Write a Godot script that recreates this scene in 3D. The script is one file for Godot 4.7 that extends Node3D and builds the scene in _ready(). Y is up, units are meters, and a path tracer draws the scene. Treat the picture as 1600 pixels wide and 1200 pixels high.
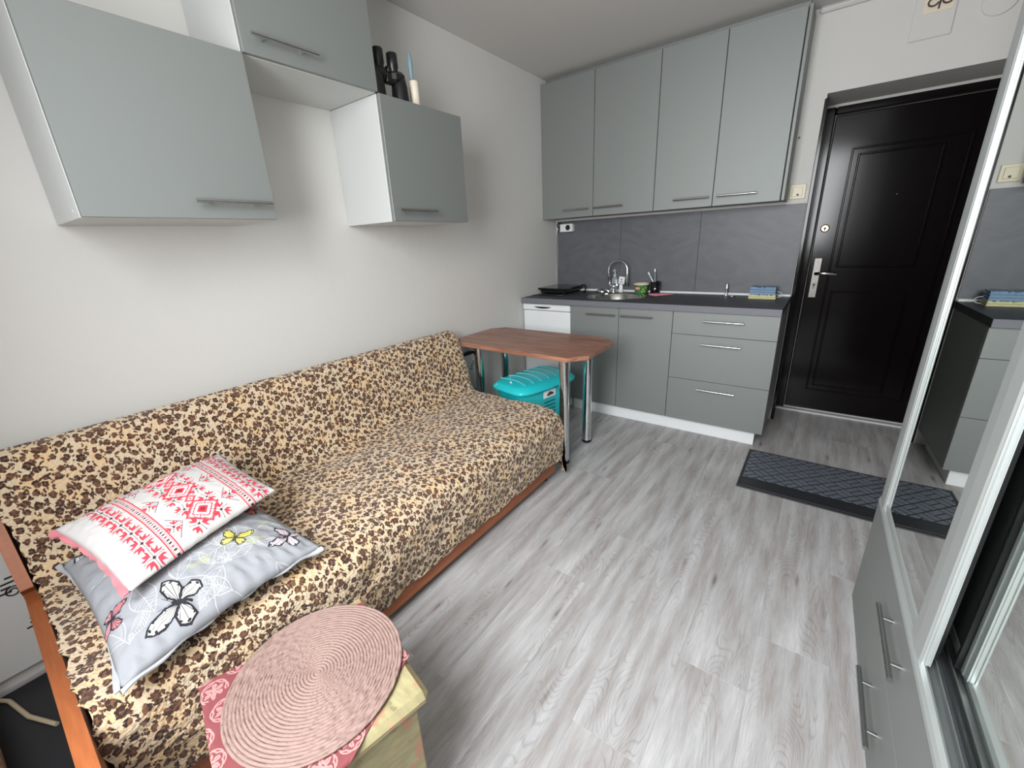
extends Node3D
# A one-room flat: kitchenette on the far wall (z = 0), sofa along the left wall (x = 0),
# mirrored wardrobe on the right, window behind the camera. Metres, y up.

const CEIL := 2.389
const ROOM_Z := 3.86
const WIN_X0 := 0.94
const WIN_X1 := 1.98
const ROOM_X := 2.76

var taken := {}
var rng := RandomNumberGenerator.new()
var M := {}

# ------------------------------------------------------------------ scene helpers
func numbered(called: String) -> String:
	if not taken.has(called):
		taken[called] = 0
		return called
	taken[called] += 1
	return "%s_%03d" % [called, taken[called]]

func thing(called: String, label: String, category: String, base: Vector3, group := "", turn := 0.0) -> Node3D:
	var o := Node3D.new()
	o.name = numbered(called)
	add_child(o)
	o.position = base
	o.rotation.y = turn
	o.set_meta("label", label)
	o.set_meta("category", category)
	if group != "":
		o.set_meta("group", group)
	return o

func struct_root(called: String) -> Node3D:
	var o := Node3D.new()
	o.name = called
	add_child(o)
	o.set_meta("kind", "structure")
	return o

# a part whose shape is given in world metres (local = false) or in its thing's own axes (local = true)
func part(called: String, st: SurfaceTool, mat: Material, parent: Node3D, local := false) -> MeshInstance3D:
	var mi := MeshInstance3D.new()
	mi.name = called
	st.generate_normals()
	mi.mesh = st.commit()
	mi.material_override = mat
	mi.cast_shadow = GeometryInstance3D.SHADOW_CASTING_SETTING_ON
	parent.add_child(mi, true)
	if not local and parent != self and not (parent is MeshInstance3D):
		mi.position = -parent.position
	return mi

func single(called: String, st: SurfaceTool, mat: Material, label: String, category: String, group := "") -> MeshInstance3D:
	var mi := part(numbered(called), st, mat, self)
	mi.set_meta("label", label)
	mi.set_meta("category", category)
	if group != "":
		mi.set_meta("group", group)
	return mi

func struct_mesh(called: String, st: SurfaceTool, mat: Material) -> MeshInstance3D:
	var mi := part(called, st, mat, self)
	mi.set_meta("kind", "structure")
	return mi

# ------------------------------------------------------------------ shape helpers
func new_st() -> SurfaceTool:
	var st := SurfaceTool.new()
	st.begin(Mesh.PRIMITIVE_TRIANGLES)
	return st

func v3(st: SurfaceTool, p: Vector3, uv := Vector2.ZERO) -> void:
	st.set_uv(uv)
	st.add_vertex(p)

func tri(st: SurfaceTool, a: Vector3, b: Vector3, c: Vector3, out: Vector3, ua := Vector2.ZERO, ub := Vector2.ZERO, uc := Vector2.ZERO) -> void:
	if (b - a).cross(c - a).dot(out) > 0.0:
		v3(st, a, ua); v3(st, c, uc); v3(st, b, ub)
	else:
		v3(st, a, ua); v3(st, b, ub); v3(st, c, uc)

func quad(st: SurfaceTool, a: Vector3, b: Vector3, c: Vector3, d: Vector3, out: Vector3, ua := Vector2.ZERO, ub := Vector2.ZERO, uc := Vector2.ZERO, ud := Vector2.ZERO) -> void:
	tri(st, a, b, c, out, ua, ub, uc)
	tri(st, a, c, d, out, ua, uc, ud)

func axv(i: int, a: float, j: int, b: float, k: int, c: float) -> Vector3:
	var v := Vector3.ZERO
	v[i] = a; v[j] = b; v[k] = c
	return v

# chamfered box between two corners
func bx(st: SurfaceTool, lo: Vector3, hi: Vector3, ch := 0.002) -> void:
	st.set_smooth_group(-1)
	var e: float = minf(ch, 0.45 * minf(hi.x - lo.x, minf(hi.y - lo.y, hi.z - lo.z)))
	for i in 3:
		var j := (i + 1) % 3
		var k := (i + 2) % 3
		for s in [0, 1]:
			var f: float = hi[i] if s == 1 else lo[i]
			var out := Vector3.ZERO
			out[i] = 1.0 if s == 1 else -1.0
			var a := axv(i, f, j, lo[j] + e, k, lo[k] + e)
			var b := axv(i, f, j, hi[j] - e, k, lo[k] + e)
			var c := axv(i, f, j, hi[j] - e, k, hi[k] - e)
			var d := axv(i, f, j, lo[j] + e, k, hi[k] - e)
			quad(st, a, b, c, d, out, Vector2(0, 0), Vector2(1, 0), Vector2(1, 1), Vector2(0, 1))
	if e <= 0.0:
		return
	for i in 3:
		var j := (i + 1) % 3
		var k := (i + 2) % 3
		for sj in [0, 1]:
			for sk in [0, 1]:
				var fj: float = hi[j] if sj == 1 else lo[j]
				var fk: float = hi[k] if sk == 1 else lo[k]
				var ij: float = fj - e if sj == 1 else fj + e
				var ik: float = fk - e if sk == 1 else fk + e
				var out := Vector3.ZERO
				out[j] = 1.0 if sj == 1 else -1.0
				out[k] = 1.0 if sk == 1 else -1.0
				quad(st, axv(i, lo[i] + e, j, fj, k, ik), axv(i, hi[i] - e, j, fj, k, ik), axv(i, hi[i] - e, j, ij, k, fk), axv(i, lo[i] + e, j, ij, k, fk), out)
	for sx in [0, 1]:
		for sy in [0, 1]:
			for sz in [0, 1]:
				var f := Vector3(hi.x if sx == 1 else lo.x, hi.y if sy == 1 else lo.y, hi.z if sz == 1 else lo.z)
				var d := Vector3(1.0 if sx == 1 else -1.0, 1.0 if sy == 1 else -1.0, 1.0 if sz == 1 else -1.0)
				var n := f - d * e
				tri(st, Vector3(f.x, n.y, n.z), Vector3(n.x, f.y, n.z), Vector3(n.x, n.y, f.z), d)

func box(lo: Vector3, hi: Vector3, ch := 0.002) -> SurfaceTool:
	var st := new_st()
	bx(st, lo, hi, ch)
	return st

# tube along points; radius may be one number or one per point
func tube(st: SurfaceTool, pts: Array, r, sides := 12, caps := true) -> void:
	st.set_smooth_group(1)
	var n := pts.size()
	var rings := []
	var up := Vector3.UP
	for i in n:
		var p: Vector3 = pts[i]
		var t: Vector3 = (pts[mini(i + 1, n - 1)] - pts[maxi(i - 1, 0)]).normalized()
		if i == 0:
			up = Vector3.UP if absf(t.y) < 0.9 else Vector3.RIGHT
		var x := up.cross(t).normalized()
		up = t.cross(x).normalized()
		var rr: float = r[i] if r is Array else r
		var ring := []
		for s in sides:
			var a := TAU * s / sides
			ring.append(p + (x * cos(a) + up * sin(a)) * rr)
		rings.append(ring)
	for i in n - 1:
		for s in sides:
			var s2 := (s + 1) % sides
			var a: Vector3 = rings[i][s]
			var b: Vector3 = rings[i + 1][s]
			var c: Vector3 = rings[i + 1][s2]
			var d: Vector3 = rings[i][s2]
			var out: Vector3 = (a + b + c + d) / 4.0 - (pts[i] + pts[i + 1]) / 2.0
			quad(st, a, b, c, d, out)
	if caps:
		st.set_smooth_group(-1)
		for e in [0, n - 1]:
			var out: Vector3 = (pts[0] - pts[1]) if e == 0 else (pts[n - 1] - pts[n - 2])
			for s in sides:
				tri(st, pts[e], rings[e][s], rings[e][(s + 1) % sides], out)

func tubed(pts: Array, r, sides := 12) -> SurfaceTool:
	var st := new_st()
	tube(st, pts, r, sides)
	return st

# turned shape: profile of (radius, height) from bottom to top about a vertical axis at c; sx, sz squash it
func lathe(st: SurfaceTool, c: Vector3, prof: Array, segs := 32, sx := 1.0, sz := 1.0, flat_edges := false) -> void:
	st.set_smooth_group(1)
	for i in prof.size() - 1:
		if flat_edges:
			st.set_smooth_group(i + 2)
		var p: Vector2 = prof[i]
		var q: Vector2 = prof[i + 1]
		var nrm := Vector2(q.y - p.y, p.x - q.x)
		for s in segs:
			var a0 := TAU * s / segs
			var a1 := TAU * (s + 1) / segs
			var d0 := Vector3(cos(a0) * sx, 0, sin(a0) * sz)
			var d1 := Vector3(cos(a1) * sx, 0, sin(a1) * sz)
			var out := (d0 + d1).normalized() * nrm.x + Vector3.UP * nrm.y
			var h0 := Vector3.UP * p.y
			var h1 := Vector3.UP * q.y
			var u0 := Vector2(float(s) / segs, float(i) / prof.size())
			var u1 := Vector2(float(s + 1) / segs, float(i + 1) / prof.size())
			if p.x > 1e-6 and q.x > 1e-6:
				quad(st, c + d0 * p.x + h0, c + d1 * p.x + h0, c + d1 * q.x + h1, c + d0 * q.x + h1, out, u0, Vector2(u1.x, u0.y), u1, Vector2(u0.x, u1.y))
			elif p.x > 1e-6:
				tri(st, c + d0 * p.x + h0, c + d1 * p.x + h0, c + h1, out, u0, Vector2(u1.x, u0.y), u1)
			elif q.x > 1e-6:
				tri(st, c + h0, c + d1 * q.x + h1, c + d0 * q.x + h1, out, u0, u1, Vector2(u0.x, u1.y))

func lathed(c: Vector3, prof: Array, segs := 32, sx := 1.0, sz := 1.0, flat_edges := false) -> SurfaceTool:
	var st := new_st()
	lathe(st, c, prof, segs, sx, sz, flat_edges)
	return st

# flat slab with any outline (x, z points) from y0 to y1, small chamfer at the rims; planar uv in metres
func slab(st: SurfaceTool, outline: Array, y0: float, y1: float, ch := 0.002) -> void:
	st.set_smooth_group(-1)
	var n := outline.size()
	var c := Vector2.ZERO
	for p in outline:
		c += p / n
	var inner := []
	for p in outline:
		var d: Vector2 = p - c
		inner.append(c + d * (1.0 - ch / maxf(d.length(), 1e-4)))
	for i in n:
		var a: Vector2 = outline[i]
		var b: Vector2 = outline[(i + 1) % n]
		var ai: Vector2 = inner[i]
		var bi: Vector2 = inner[(i + 1) % n]
		var o2 := (a + b) / 2.0 - c
		var out := Vector3(o2.x, 0, o2.y)
		quad(st, Vector3(a.x, y0 + ch, a.y), Vector3(b.x, y0 + ch, b.y), Vector3(b.x, y1 - ch, b.y), Vector3(a.x, y1 - ch, a.y), out, Vector2(a.x, a.y), Vector2(b.x, b.y), Vector2(b.x, b.y + y1 - y0), Vector2(a.x, a.y + y1 - y0))
		quad(st, Vector3(a.x, y1 - ch, a.y), Vector3(b.x, y1 - ch, b.y), Vector3(bi.x, y1, bi.y), Vector3(ai.x, y1, ai.y), out + Vector3.UP, a, b, bi, ai)
		quad(st, Vector3(a.x, y0 + ch, a.y), Vector3(b.x, y0 + ch, b.y), Vector3(bi.x, y0, bi.y), Vector3(ai.x, y0, ai.y), out + Vector3.DOWN, a, b, bi, ai)
		tri(st, Vector3(ai.x, y1, ai.y), Vector3(bi.x, y1, bi.y), Vector3(c.x, y1, c.y), Vector3.UP, ai, bi, c)
		tri(st, Vector3(ai.x, y0, ai.y), Vector3(bi.x, y0, bi.y), Vector3(c.x, y0, c.y), Vector3.DOWN, ai, bi, c)

# grid surface from a function (i, j) -> [point, uv]; the front is the side that looks along hint
func grid(st: SurfaceTool, nu: int, nv: int, f: Callable, flip := false) -> void:
	st.set_smooth_group(1)
	var P := []
	for i in nu + 1:
		var row := []
		for j in nv + 1:
			row.append(f.call(float(i) / nu, float(j) / nv))
		P.append(row)
	for i in nu:
		for j in nv:
			var a = P[i][j]
			var b = P[i + 1][j]
			var c = P[i + 1][j + 1]
			var d = P[i][j + 1]
			var order = [a, b, c, a, c, d] if flip else [a, c, b, a, d, c]
			for q in order:
				v3(st, q[0], q[1])

# ------------------------------------------------------------------ materials
func mat(col: Color, rough := 0.5, metal := 0.0) -> StandardMaterial3D:
	var m := StandardMaterial3D.new()
	m.albedo_color = col
	m.roughness = rough
	m.metallic = metal
	return m

func c8(r: int, g: int, b: int) -> Color:
	return Color(r / 255.0, g / 255.0, b / 255.0)

func noise(seed_n: int, freq: float, oct := 3) -> FastNoiseLite:
	var n := FastNoiseLite.new()
	n.seed = seed_n
	n.noise_type = FastNoiseLite.TYPE_SIMPLEX_SMOOTH
	n.frequency = freq
	n.fractal_octaves = oct
	return n

# mottled colour texture, repeated through the object's own axes
func mottled(a: Color, b: Color, seed_n: int, freq: float, sx := 1.0, sy := 1.0, size := 256) -> ImageTexture:
	var n := noise(seed_n, freq, 4)
	var im := Image.create(size, size, true, Image.FORMAT_RGB8)
	for y in size:
		for x in size:
			var u := TAU * x / size
			var w := TAU * y / size
			var r := size / TAU
			var k := n.get_noise_3d(cos(u) * r * sx + 300.0 * sin(w) * 0.3, sin(u) * r * sx, sin(w) * r * sy + cos(w) * r * sy * 0.7)
			im.set_pixel(x, y, a.lerp(b, clampf(0.5 + k * 0.9, 0, 1)))
	im.generate_mipmaps()
	return ImageTexture.create_from_image(im)

func bump(seed_n: int, freq: float, size := 256, strength := 4.0) -> ImageTexture:
	var n := noise(seed_n, freq, 3)
	var im := n.get_seamless_image(size, size)
	im.convert(Image.FORMAT_RGBA8)
	im.bump_map_to_normal_map(strength)
	im.generate_mipmaps()
	return ImageTexture.create_from_image(im)

func triplanar(m: StandardMaterial3D, per_metre: float) -> StandardMaterial3D:
	m.uv1_triplanar = true
	m.uv1_world_triplanar = true
	m.uv1_scale = Vector3.ONE * per_metre
	return m

func with_normal(m: StandardMaterial3D, t: Texture2D, k: float) -> StandardMaterial3D:
	m.normal_enabled = true
	m.normal_texture = t
	m.normal_scale = k
	return m

# ------------------------------------------------------------------ drawing printed patterns
func blob(im: Image, cx: float, cy: float, rx: float, ry: float, ang: float, col: Color, rough := 0.0, wrap := true) -> void:
	var w := im.get_width()
	var h := im.get_height()
	var R := maxf(rx, ry) * (1.0 + rough) + 1.5
	var ca := cos(ang)
	var sa := sin(ang)
	var ph := cx * 0.37 + cy * 0.23
	for y in range(int(cy - R), int(cy + R) + 1):
		for x in range(int(cx - R), int(cx + R) + 1):
			var dx := x - cx
			var dy := y - cy
			var a := (dx * ca + dy * sa) / rx
			var b := (-dx * sa + dy * ca) / ry
			var d := sqrt(a * a + b * b)
			if rough > 0.0:
				var t := atan2(b, a)
				d /= 1.0 + rough * (sin(t * 3.0 + ph) * 0.6 + sin(t * 5.0 + ph * 1.7) * 0.4)
			var k := clampf((1.0 - d) * minf(rx, ry) + 0.5, 0, 1)
			if k > 0.0:
				var px := posmod(x, w) if wrap else x
				var py := posmod(y, h) if wrap else y
				if px >= 0 and py >= 0 and px < w and py < h:
					im.set_pixel(px, py, im.get_pixel(px, py).lerp(col, k * col.a))

func stroke(im: Image, pts: Array, r: float, col: Color) -> void:
	for i in pts.size() - 1:
		var a: Vector2 = pts[i]
		var b: Vector2 = pts[i + 1]
		var lo := a.min(b) - Vector2.ONE * (r + 1)
		var hi := a.max(b) + Vector2.ONE * (r + 1)
		var ab := b - a
		var l2 := maxf(ab.length_squared(), 1e-6)
		for y in range(maxi(0, int(lo.y)), mini(im.get_height() - 1, int(hi.y)) + 1):
			for x in range(maxi(0, int(lo.x)), mini(im.get_width() - 1, int(hi.x)) + 1):
				var p := Vector2(x, y)
				var t := clampf((p - a).dot(ab) / l2, 0, 1)
				var k := clampf(r + 0.5 - p.distance_to(a + ab * t), 0, 1)
				if k > 0.0:
					im.set_pixel(x, y, im.get_pixel(x, y).lerp(col, k * col.a))

func fill_poly(im: Image, pts: Array, col: Color) -> void:
	var lo := 1e9
	var hi := -1e9
	for p in pts:
		lo = minf(lo, p.y)
		hi = maxf(hi, p.y)
	for y in range(maxi(0, int(lo)), mini(im.get_height() - 1, int(hi)) + 1):
		var xs := []
		for i in pts.size():
			var a: Vector2 = pts[i]
			var b: Vector2 = pts[(i + 1) % pts.size()]
			var yy := y + 0.5
			if (a.y <= yy) != (b.y <= yy):
				xs.append(a.x + (yy - a.y) / (b.y - a.y) * (b.x - a.x))
		xs.sort()
		for k in range(0, xs.size() - 1, 2):
			for x in range(maxi(0, int(round(xs[k]))), mini(im.get_width(), int(round(xs[k + 1])))):
				im.set_pixel(x, y, im.get_pixel(x, y).lerp(col, col.a))

func tex(im: Image) -> ImageTexture:
	im.generate_mipmaps()
	return ImageTexture.create_from_image(im)

# leopard print of the fleece: brown hearts in broken dark rings, dashes between
func leopard() -> ImageTexture:
	var S := 1024
	var im := Image.create(S, S, true, Image.FORMAT_RGB8)
	im.fill(c8(208, 187, 158))
	rng.seed = 11
	for k in 70:
		blob(im, rng.randf() * S, rng.randf() * S, rng.randf_range(30, 80), rng.randf_range(20, 60), rng.randf() * 3.0, Color(0.86, 0.70, 0.50, 0.30), 0.3)
	var N := 18
	var cell := float(S) / N
	for i in N:
		for j in N:
			var cx := (i + 0.5 + 0.5 * (j % 2) + rng.randf_range(-0.26, 0.26)) * cell
			var cy := (j + 0.5 + rng.randf_range(-0.26, 0.26)) * cell
			var ang := rng.randf_range(-0.7, 0.7)
			var r := cell * rng.randf_range(0.24, 0.37)
			var dark := c8(46, 31, 26).lerp(c8(84, 56, 42), rng.randf())
			blob(im, cx, cy, r * 1.15, r * 0.8, ang, c8(112, 78, 58), 0.2)
			var a0 := rng.randf() * TAU
			for k in rng.randi_range(2, 4):
				var a := a0 + k * TAU / 4.0 + rng.randf_range(-0.3, 0.3)
				blob(im, cx + cos(a) * r * 0.85, cy + sin(a) * r * 0.62, r * rng.randf_range(0.42, 0.7), r * rng.randf_range(0.28, 0.45), a + PI / 2.0 + rng.randf_range(-0.5, 0.5), dark, 0.3)
			for k in 6:
				blob(im, cx + rng.randf_range(-0.75, 0.75) * cell, cy + rng.randf_range(0.32, 0.68) * cell, cell * rng.randf_range(0.10, 0.22), cell * rng.randf_range(0.06, 0.10), rng.randf_range(-0.9, 0.9), dark.lerp(c8(120, 84, 60), rng.randf() * 0.7), 0.3)
	return tex(im)

# eight printed oak-grain strips side by side, 256 x 1024 each
func plank_atlas() -> ImageTexture:
	var W := 2048
	var H := 1024
	var data := PackedByteArray()
	data.resize(W * H * 3)
	var nf := noise(5, 1.0, 2)
	var nw := noise(9, 1.0, 2)
	var ng := noise(14, 1.0, 2)
	var nt := noise(21, 1.0, 3)
	rng.seed = 77
	for p in 8:
		var knots := []
		for k in rng.randi_range(1, 3):
			knots.append([rng.randf_range(30, 226), rng.randf_range(60, 960), rng.randf_range(6, 13), rng.randf_range(0.35, 1.0)])
		var ox := p * 911.0
		var tone := rng.randf_range(-7.0, 7.0)
		for y in H:
			for x in 256:
				var field := nf.get_noise_2d((x + ox) * 0.0045, y * 0.0014 + p * 31.0) * 9.0
				var dark := 0.0
				for k in knots:
					var dx: float = (x - k[0]) / k[2]
					var dy: float = (y - k[1]) / (k[2] * 3.2)
					var d2 := dx * dx + dy * dy
					if d2 < 14.0:
						var e := exp(-d2 * 0.35)
						field += 2.2 * e * k[3]
						dark += exp(-d2 * 2.2) * k[3] * 0.8
				var wob := nw.get_noise_2d((x + ox) * 0.02, y * 0.006) * 0.5
				var ring := sin((field + wob * 0.4) * 9.0)
				ring = maxf(0.0, ring - 0.55) * 2.2
				var mask := clampf(nt.get_noise_2d((x + ox) * 0.006 + 50.0, y * 0.002) * 2.5 + 0.35, 0, 1)
				var streak := ng.get_noise_2d((x + ox) * 0.30 + wob * 3.0, y * 0.012)
				var fine := ng.get_noise_2d((x + ox) * 1.1, y * 0.03 + 400.0)
				var band := nt.get_noise_2d((x + ox) * 0.013, y * 0.0025 + 90.0)
				var v := 170.0 + tone + band * 28.0 + streak * 12.0 + fine * 10.0 - ring * mask * 15.0 - dark * 70.0
				var warm := clampf(-band * 12.0 + ring * mask * 4.0 + dark * 14.0, -2.0, 14.0)
				var at := (y * W + p * 256 + x) * 3
				data[at] = clampi(int(v + warm * 0.30 + 1.0), 0, 255)
				data[at + 1] = clampi(int(v - warm * 0.10 - 1.0), 0, 255)
				data[at + 2] = clampi(int(v - warm * 0.42 - 1.0), 0, 255)
	return tex(Image.create_from_data(W, H, false, Image.FORMAT_RGB8, data))

func petal_flower(im: Image, c: Vector2, r: float, red: Color, dark: Color, arms := 4, a0 := 0.785) -> void:
	for k in arms:
		var a := a0 + TAU * k / arms
		var d := Vector2(cos(a), sin(a))
		var n := Vector2(-d.y, d.x)
		for s in [-1.0, 0.0, 1.0]:
			var tip: Vector2 = c + d * r * (1.0 if s == 0.0 else 0.88) + n * r * 0.42 * s
			var mid: Vector2 = c + d * r * 0.55 + n * r * 0.22 * s
			var w: Vector2 = n * r * 0.17 + d * r * 0.04 * s
			fill_poly(im, [c + d * r * 0.25, mid - w, tip, mid + w], red)
	for k in arms:
		var a := a0 + TAU * (k + 0.5) / arms
		stroke(im, [c, c + Vector2(cos(a), sin(a)) * r * 0.8], 1.2, dark)
		blob(im, c.x + cos(a) * r * 0.8, c.y + sin(a) * r * 0.8, 3, 3, 0, dark, 0.0, false)
	blob(im, c.x, c.y, r * 0.12, r * 0.12, 0, dark, 0.0, false)

# red cross-stitch style print on white: u runs along the pillow, v across it
func embroidery() -> ImageTexture:
	var W := 1024
	var H := 896
	var im := Image.create(W, H, true, Image.FORMAT_RGB8)
	im.fill(c8(200, 197, 195))
	var red := c8(205, 62, 76)
	var rose := c8(226, 120, 128)
	var dark := c8(52, 28, 34)
	var grey := c8(128, 112, 116)
	for bu in [0.285, 0.80]:
		var x0: float = bu * W
		for d in [-26.0, 26.0]:
			im.fill_rect(Rect2i(int(x0 + d - 4), 0, 8, H), red)
			im.fill_rect(Rect2i(int(x0 + d * 0.62 - 2), 0, 4, H), rose)
		for k in 40:
			var y := k * 24
			im.fill_rect(Rect2i(int(x0 - 9), y, 18, 10), dark if k % 3 != 2 else red)
	for k in 7:
		var y := (k + 0.5) * H / 7.0
		petal_flower(im, Vector2(0.18 * W, y), 74, red, dark)
		petal_flower(im, Vector2(0.905 * W, y), 72, red, dark)
	for k in 3:
		var c := Vector2(0.545 * W, (0.17 + 0.33 * k) * H)
		for q in [[118.0, red], [104.0, rose], [92.0, c8(236, 226, 226)], [80.0, red], [64.0, c8(240, 226, 226)], [40.0, red], [22.0, c8(150, 30, 44)]]:
			var r: float = q[0]
			fill_poly(im, [c + Vector2(r, 0), c + Vector2(0, r), c + Vector2(-r, 0), c + Vector2(0, -r)], q[1])
		for e in 4:
			var d0 := Vector2(1, 0).rotated(e * PI / 2.0)
			var d1 := Vector2(0, 1).rotated(e * PI / 2.0)
			for t in 6:
				var p: Vector2 = c + (d0 * (1.0 - (t + 0.5) / 6.0) + d1 * ((t + 0.5) / 6.0)) * 84.0
				blob(im, p.x, p.y, 8, 8, 0, c8(240, 232, 232), 0.0, false)
		for e in 4:
			var d := Vector2(1, 0).rotated(e * PI / 2.0 + PI / 4.0)
			petal_flower(im, c + d * 112.0, 66, red, dark, 3, d.angle())
		for s in [-1.0, 1.0]:
			var tip := c + Vector2(s * 138.0, 0)
			stroke(im, [tip + Vector2(s * 66, -88), tip, tip + Vector2(s * 66, 88)], 3.0, grey)
			petal_flower(im, tip + Vector2(s * 58, 0), 56, red, dark, 3, 0.0 if s > 0 else PI)
	for k in 2:
		var c := Vector2(0.545 * W, (0.335 + 0.33 * k) * H)
		for q in [[42.0, red], [30.0, rose], [18.0, c8(240, 220, 220)], [10.0, red]]:
			var r: float = q[0]
			fill_poly(im, [c + Vector2(r, 0), c + Vector2(0, r), c + Vector2(-r, 0), c + Vector2(0, -r)], q[1])
	return tex(im)

func wing(im: Image, c: Vector2, rot: float, outline: Array, size: float, fillc: Color, edge: Color, veins: int) -> void:
	var pts := []
	for p in outline:
		pts.append(c + (p * size).rotated(rot))
	fill_poly(im, pts, fillc)
	var closed := pts.duplicate()
	closed.append(pts[0])
	stroke(im, closed, size * 0.042, edge)
	for k in veins:
		var a: Vector2 = pts[1 + k * (pts.size() - 2) / veins]
		stroke(im, [c, a], size * 0.013, edge)
		var b := a.lerp(c, 0.12)
		blob(im, b.x, b.y, size * 0.085, size * 0.045, (a - c).angle() + PI / 2.0, edge, 0.0, false)

func butterfly(im: Image, c: Vector2, size: float, rot: float, fillc: Color, edge: Color) -> void:
	for s in [-1.0, 1.0]:
		var up := [Vector2(0, 0), Vector2(0.25 * s, -0.55), Vector2(0.7 * s, -0.95), Vector2(1.05 * s, -0.98), Vector2(1.1 * s, -0.7), Vector2(0.95 * s, -0.3), Vector2(0.6 * s, -0.05)]
		var lo := [Vector2(0, 0), Vector2(0.6 * s, 0.02), Vector2(0.88 * s, 0.25), Vector2(0.82 * s, 0.6), Vector2(0.5 * s, 0.78), Vector2(0.2 * s, 0.5)]
		wing(im, c, rot, lo, size, fillc.lerp(Color.WHITE, 0.15), edge, 4)
		wing(im, c, rot, up, size, fillc, edge, 5)
	var d := Vector2(0, 1).rotated(rot)
	stroke(im, [c - d * size * 0.25, c + d * size * 0.45], size * 0.06, edge)
	for s in [-0.25, 0.25]:
		stroke(im, [c - d * size * 0.25, c + Vector2(s * size, -size * 0.75).rotated(rot)], 1.0, edge)

func leaf_lines(im: Image, c: Vector2, l: float, rot: float, col: Color) -> void:
	for s in [-1.0, 1.0]:
		var pts := []
		for k in 13:
			var t := k / 12.0
			pts.append(c + Vector2(t * l, s * sin(t * PI) * l * 0.26 * (1.15 - t * 0.5)).rotated(rot))
		stroke(im, pts, 1.7, col)
		for k in range(2, 11):
			var t := k / 12.0
			var a := c + Vector2((t - 0.06) * l, 0).rotated(rot)
			stroke(im, [a, c + Vector2((t + 0.08) * l, s * sin(t * PI) * l * 0.21).rotated(rot)], 0.9, col)
	stroke(im, [c - Vector2(l * 0.25, 0).rotated(rot), c + Vector2(l, 0).rotated(rot)], 1.4, col)

func butterflies() -> ImageTexture:
	var W := 1024
	var H := 1280
	var im := Image.create(W, H, true, Image.FORMAT_RGB8)
	im.fill(c8(148, 150, 155))
	rng.seed = 5
	var white := Color(0.80, 0.81, 0.82, 0.75)
	for k in 38:
		leaf_lines(im, Vector2(rng.randf() * W, rng.randf() * H), rng.randf_range(130, 260), rng.randf() * TAU, white)
	for k in 5:
		var p := Vector2(rng.randf() * W, rng.randf() * H)
		var pts := []
		for q in 14:
			pts.append(p + Vector2(q * 34, sin(q * 0.6 + k) * 46).rotated(k * 1.3))
		stroke(im, pts, 2.0, white)
	for k in 4:
		blob(im, rng.randf() * W, rng.randf() * H, 60, 26, rng.randf() * 3, Color(0.80, 0.84, 0.52, 0.25), 0.3, false)
	var black := c8(34, 34, 42)
	butterfly(im, Vector2(0.30 * W, 0.885 * H), 120, -0.95, c8(226, 226, 214), black)
	butterfly(im, Vector2(0.67 * W, 0.73 * H), 78, 0.75, c8(222, 212, 104), c8(70, 64, 40))
	butterfly(im, Vector2(0.90 * W, 0.86 * H), 92, -0.9, c8(226, 206, 214), black)
	butterfly(im, Vector2(0.23 * W, 0.56 * H), 104, 0.6, c8(164, 76, 84), c8(72, 36, 44))
	butterfly(im, Vector2(0.62 * W, 0.50 * H), 84, 0.9, c8(206, 206, 196), c8(84, 84, 84))
	butterfly(im, Vector2(0.90 * W, 0.48 * H), 92, -0.5, c8(206, 110, 104), c8(66, 34, 40))
	butterfly(im, Vector2(0.08 * W, 0.05 * H), 80, 1.1, c8(200, 200, 205), black)
	butterfly(im, Vector2(0.05 * W, 0.70 * H), 66, 2.0, c8(196, 120, 130), black)
	return tex(im)

# pale scrolls on a dusty red cloth
func damask() -> ImageTexture:
	var S := 512
	var im := Image.create(S, S, true, Image.FORMAT_RGB8)
	im.fill(c8(124, 62, 65))
	var pale := c8(176, 132, 128)
	for i in 3:
		for j in 3:
			var c := Vector2((i + 0.25 + 0.5 * (j % 2)) * S / 3.0, (j + 0.5) * S / 3.0)
			for k in 6:
				var a := TAU * k / 6.0 + 0.4
				blob(im, c.x + cos(a) * 34, c.y + sin(a) * 34, 22, 13, a, pale, 0.25)
				blob(im, c.x + cos(a) * 36, c.y + sin(a) * 36, 13, 4, a, c8(190, 110, 112), 0.1)
				var pts := []
				for q in 10:
					var t := q / 9.0
					pts.append(c + Vector2.from_angle(a + 0.5 + t * 2.2) * (58.0 + 18.0 * sin(t * PI)))
				stroke(im, pts, 4.0, pale)
			blob(im, c.x, c.y, 11, 11, 0, pale, 0.3)
	return tex(im)

func walnut(a: Color, b: Color, seed_n: int, along_x := true) -> ImageTexture:
	var S := 512
	var n1 := noise(seed_n, 1.0, 3)
	var im := Image.create(S, S, true, Image.FORMAT_RGB8)
	for y in S:
		for x in S:
			var u := x if along_x else y
			var v := y if along_x else x
			var k := n1.get_noise_2d(u * 0.004, v * 0.035) * 0.65 + n1.get_noise_2d(u * 0.02 + 90.0, v * 0.25) * 0.35
			im.set_pixel(x, y, a.lerp(b, clampf(0.5 + k * 1.1, 0, 1)))
	return tex(im)

func flaked() -> ImageTexture:
	var S := 512
	var n1 := noise(31, 0.012, 4)
	var n2 := noise(32, 0.02, 3)
	var im := Image.create(S, S, true, Image.FORMAT_RGB8)
	for y in S:
		for x in S:
			var c := c8(160, 152, 114).lerp(c8(142, 132, 96), clampf(0.5 + n2.get_noise_2d(x * 0.6, y * 2.0), 0, 1))
			var k := n1.get_noise_2d(x, y * 0.6)
			if k > 0.34:
				c = c.lerp(c8(186, 112, 98), clampf((k - 0.34) * 8.0, 0, 0.6))
			if n1.get_noise_2d(x + 700.0, y * 0.8) > 0.42:
				c = c.lerp(c8(120, 108, 84), 0.6)
			im.set_pixel(x, y, c)
	return tex(im)

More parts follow.
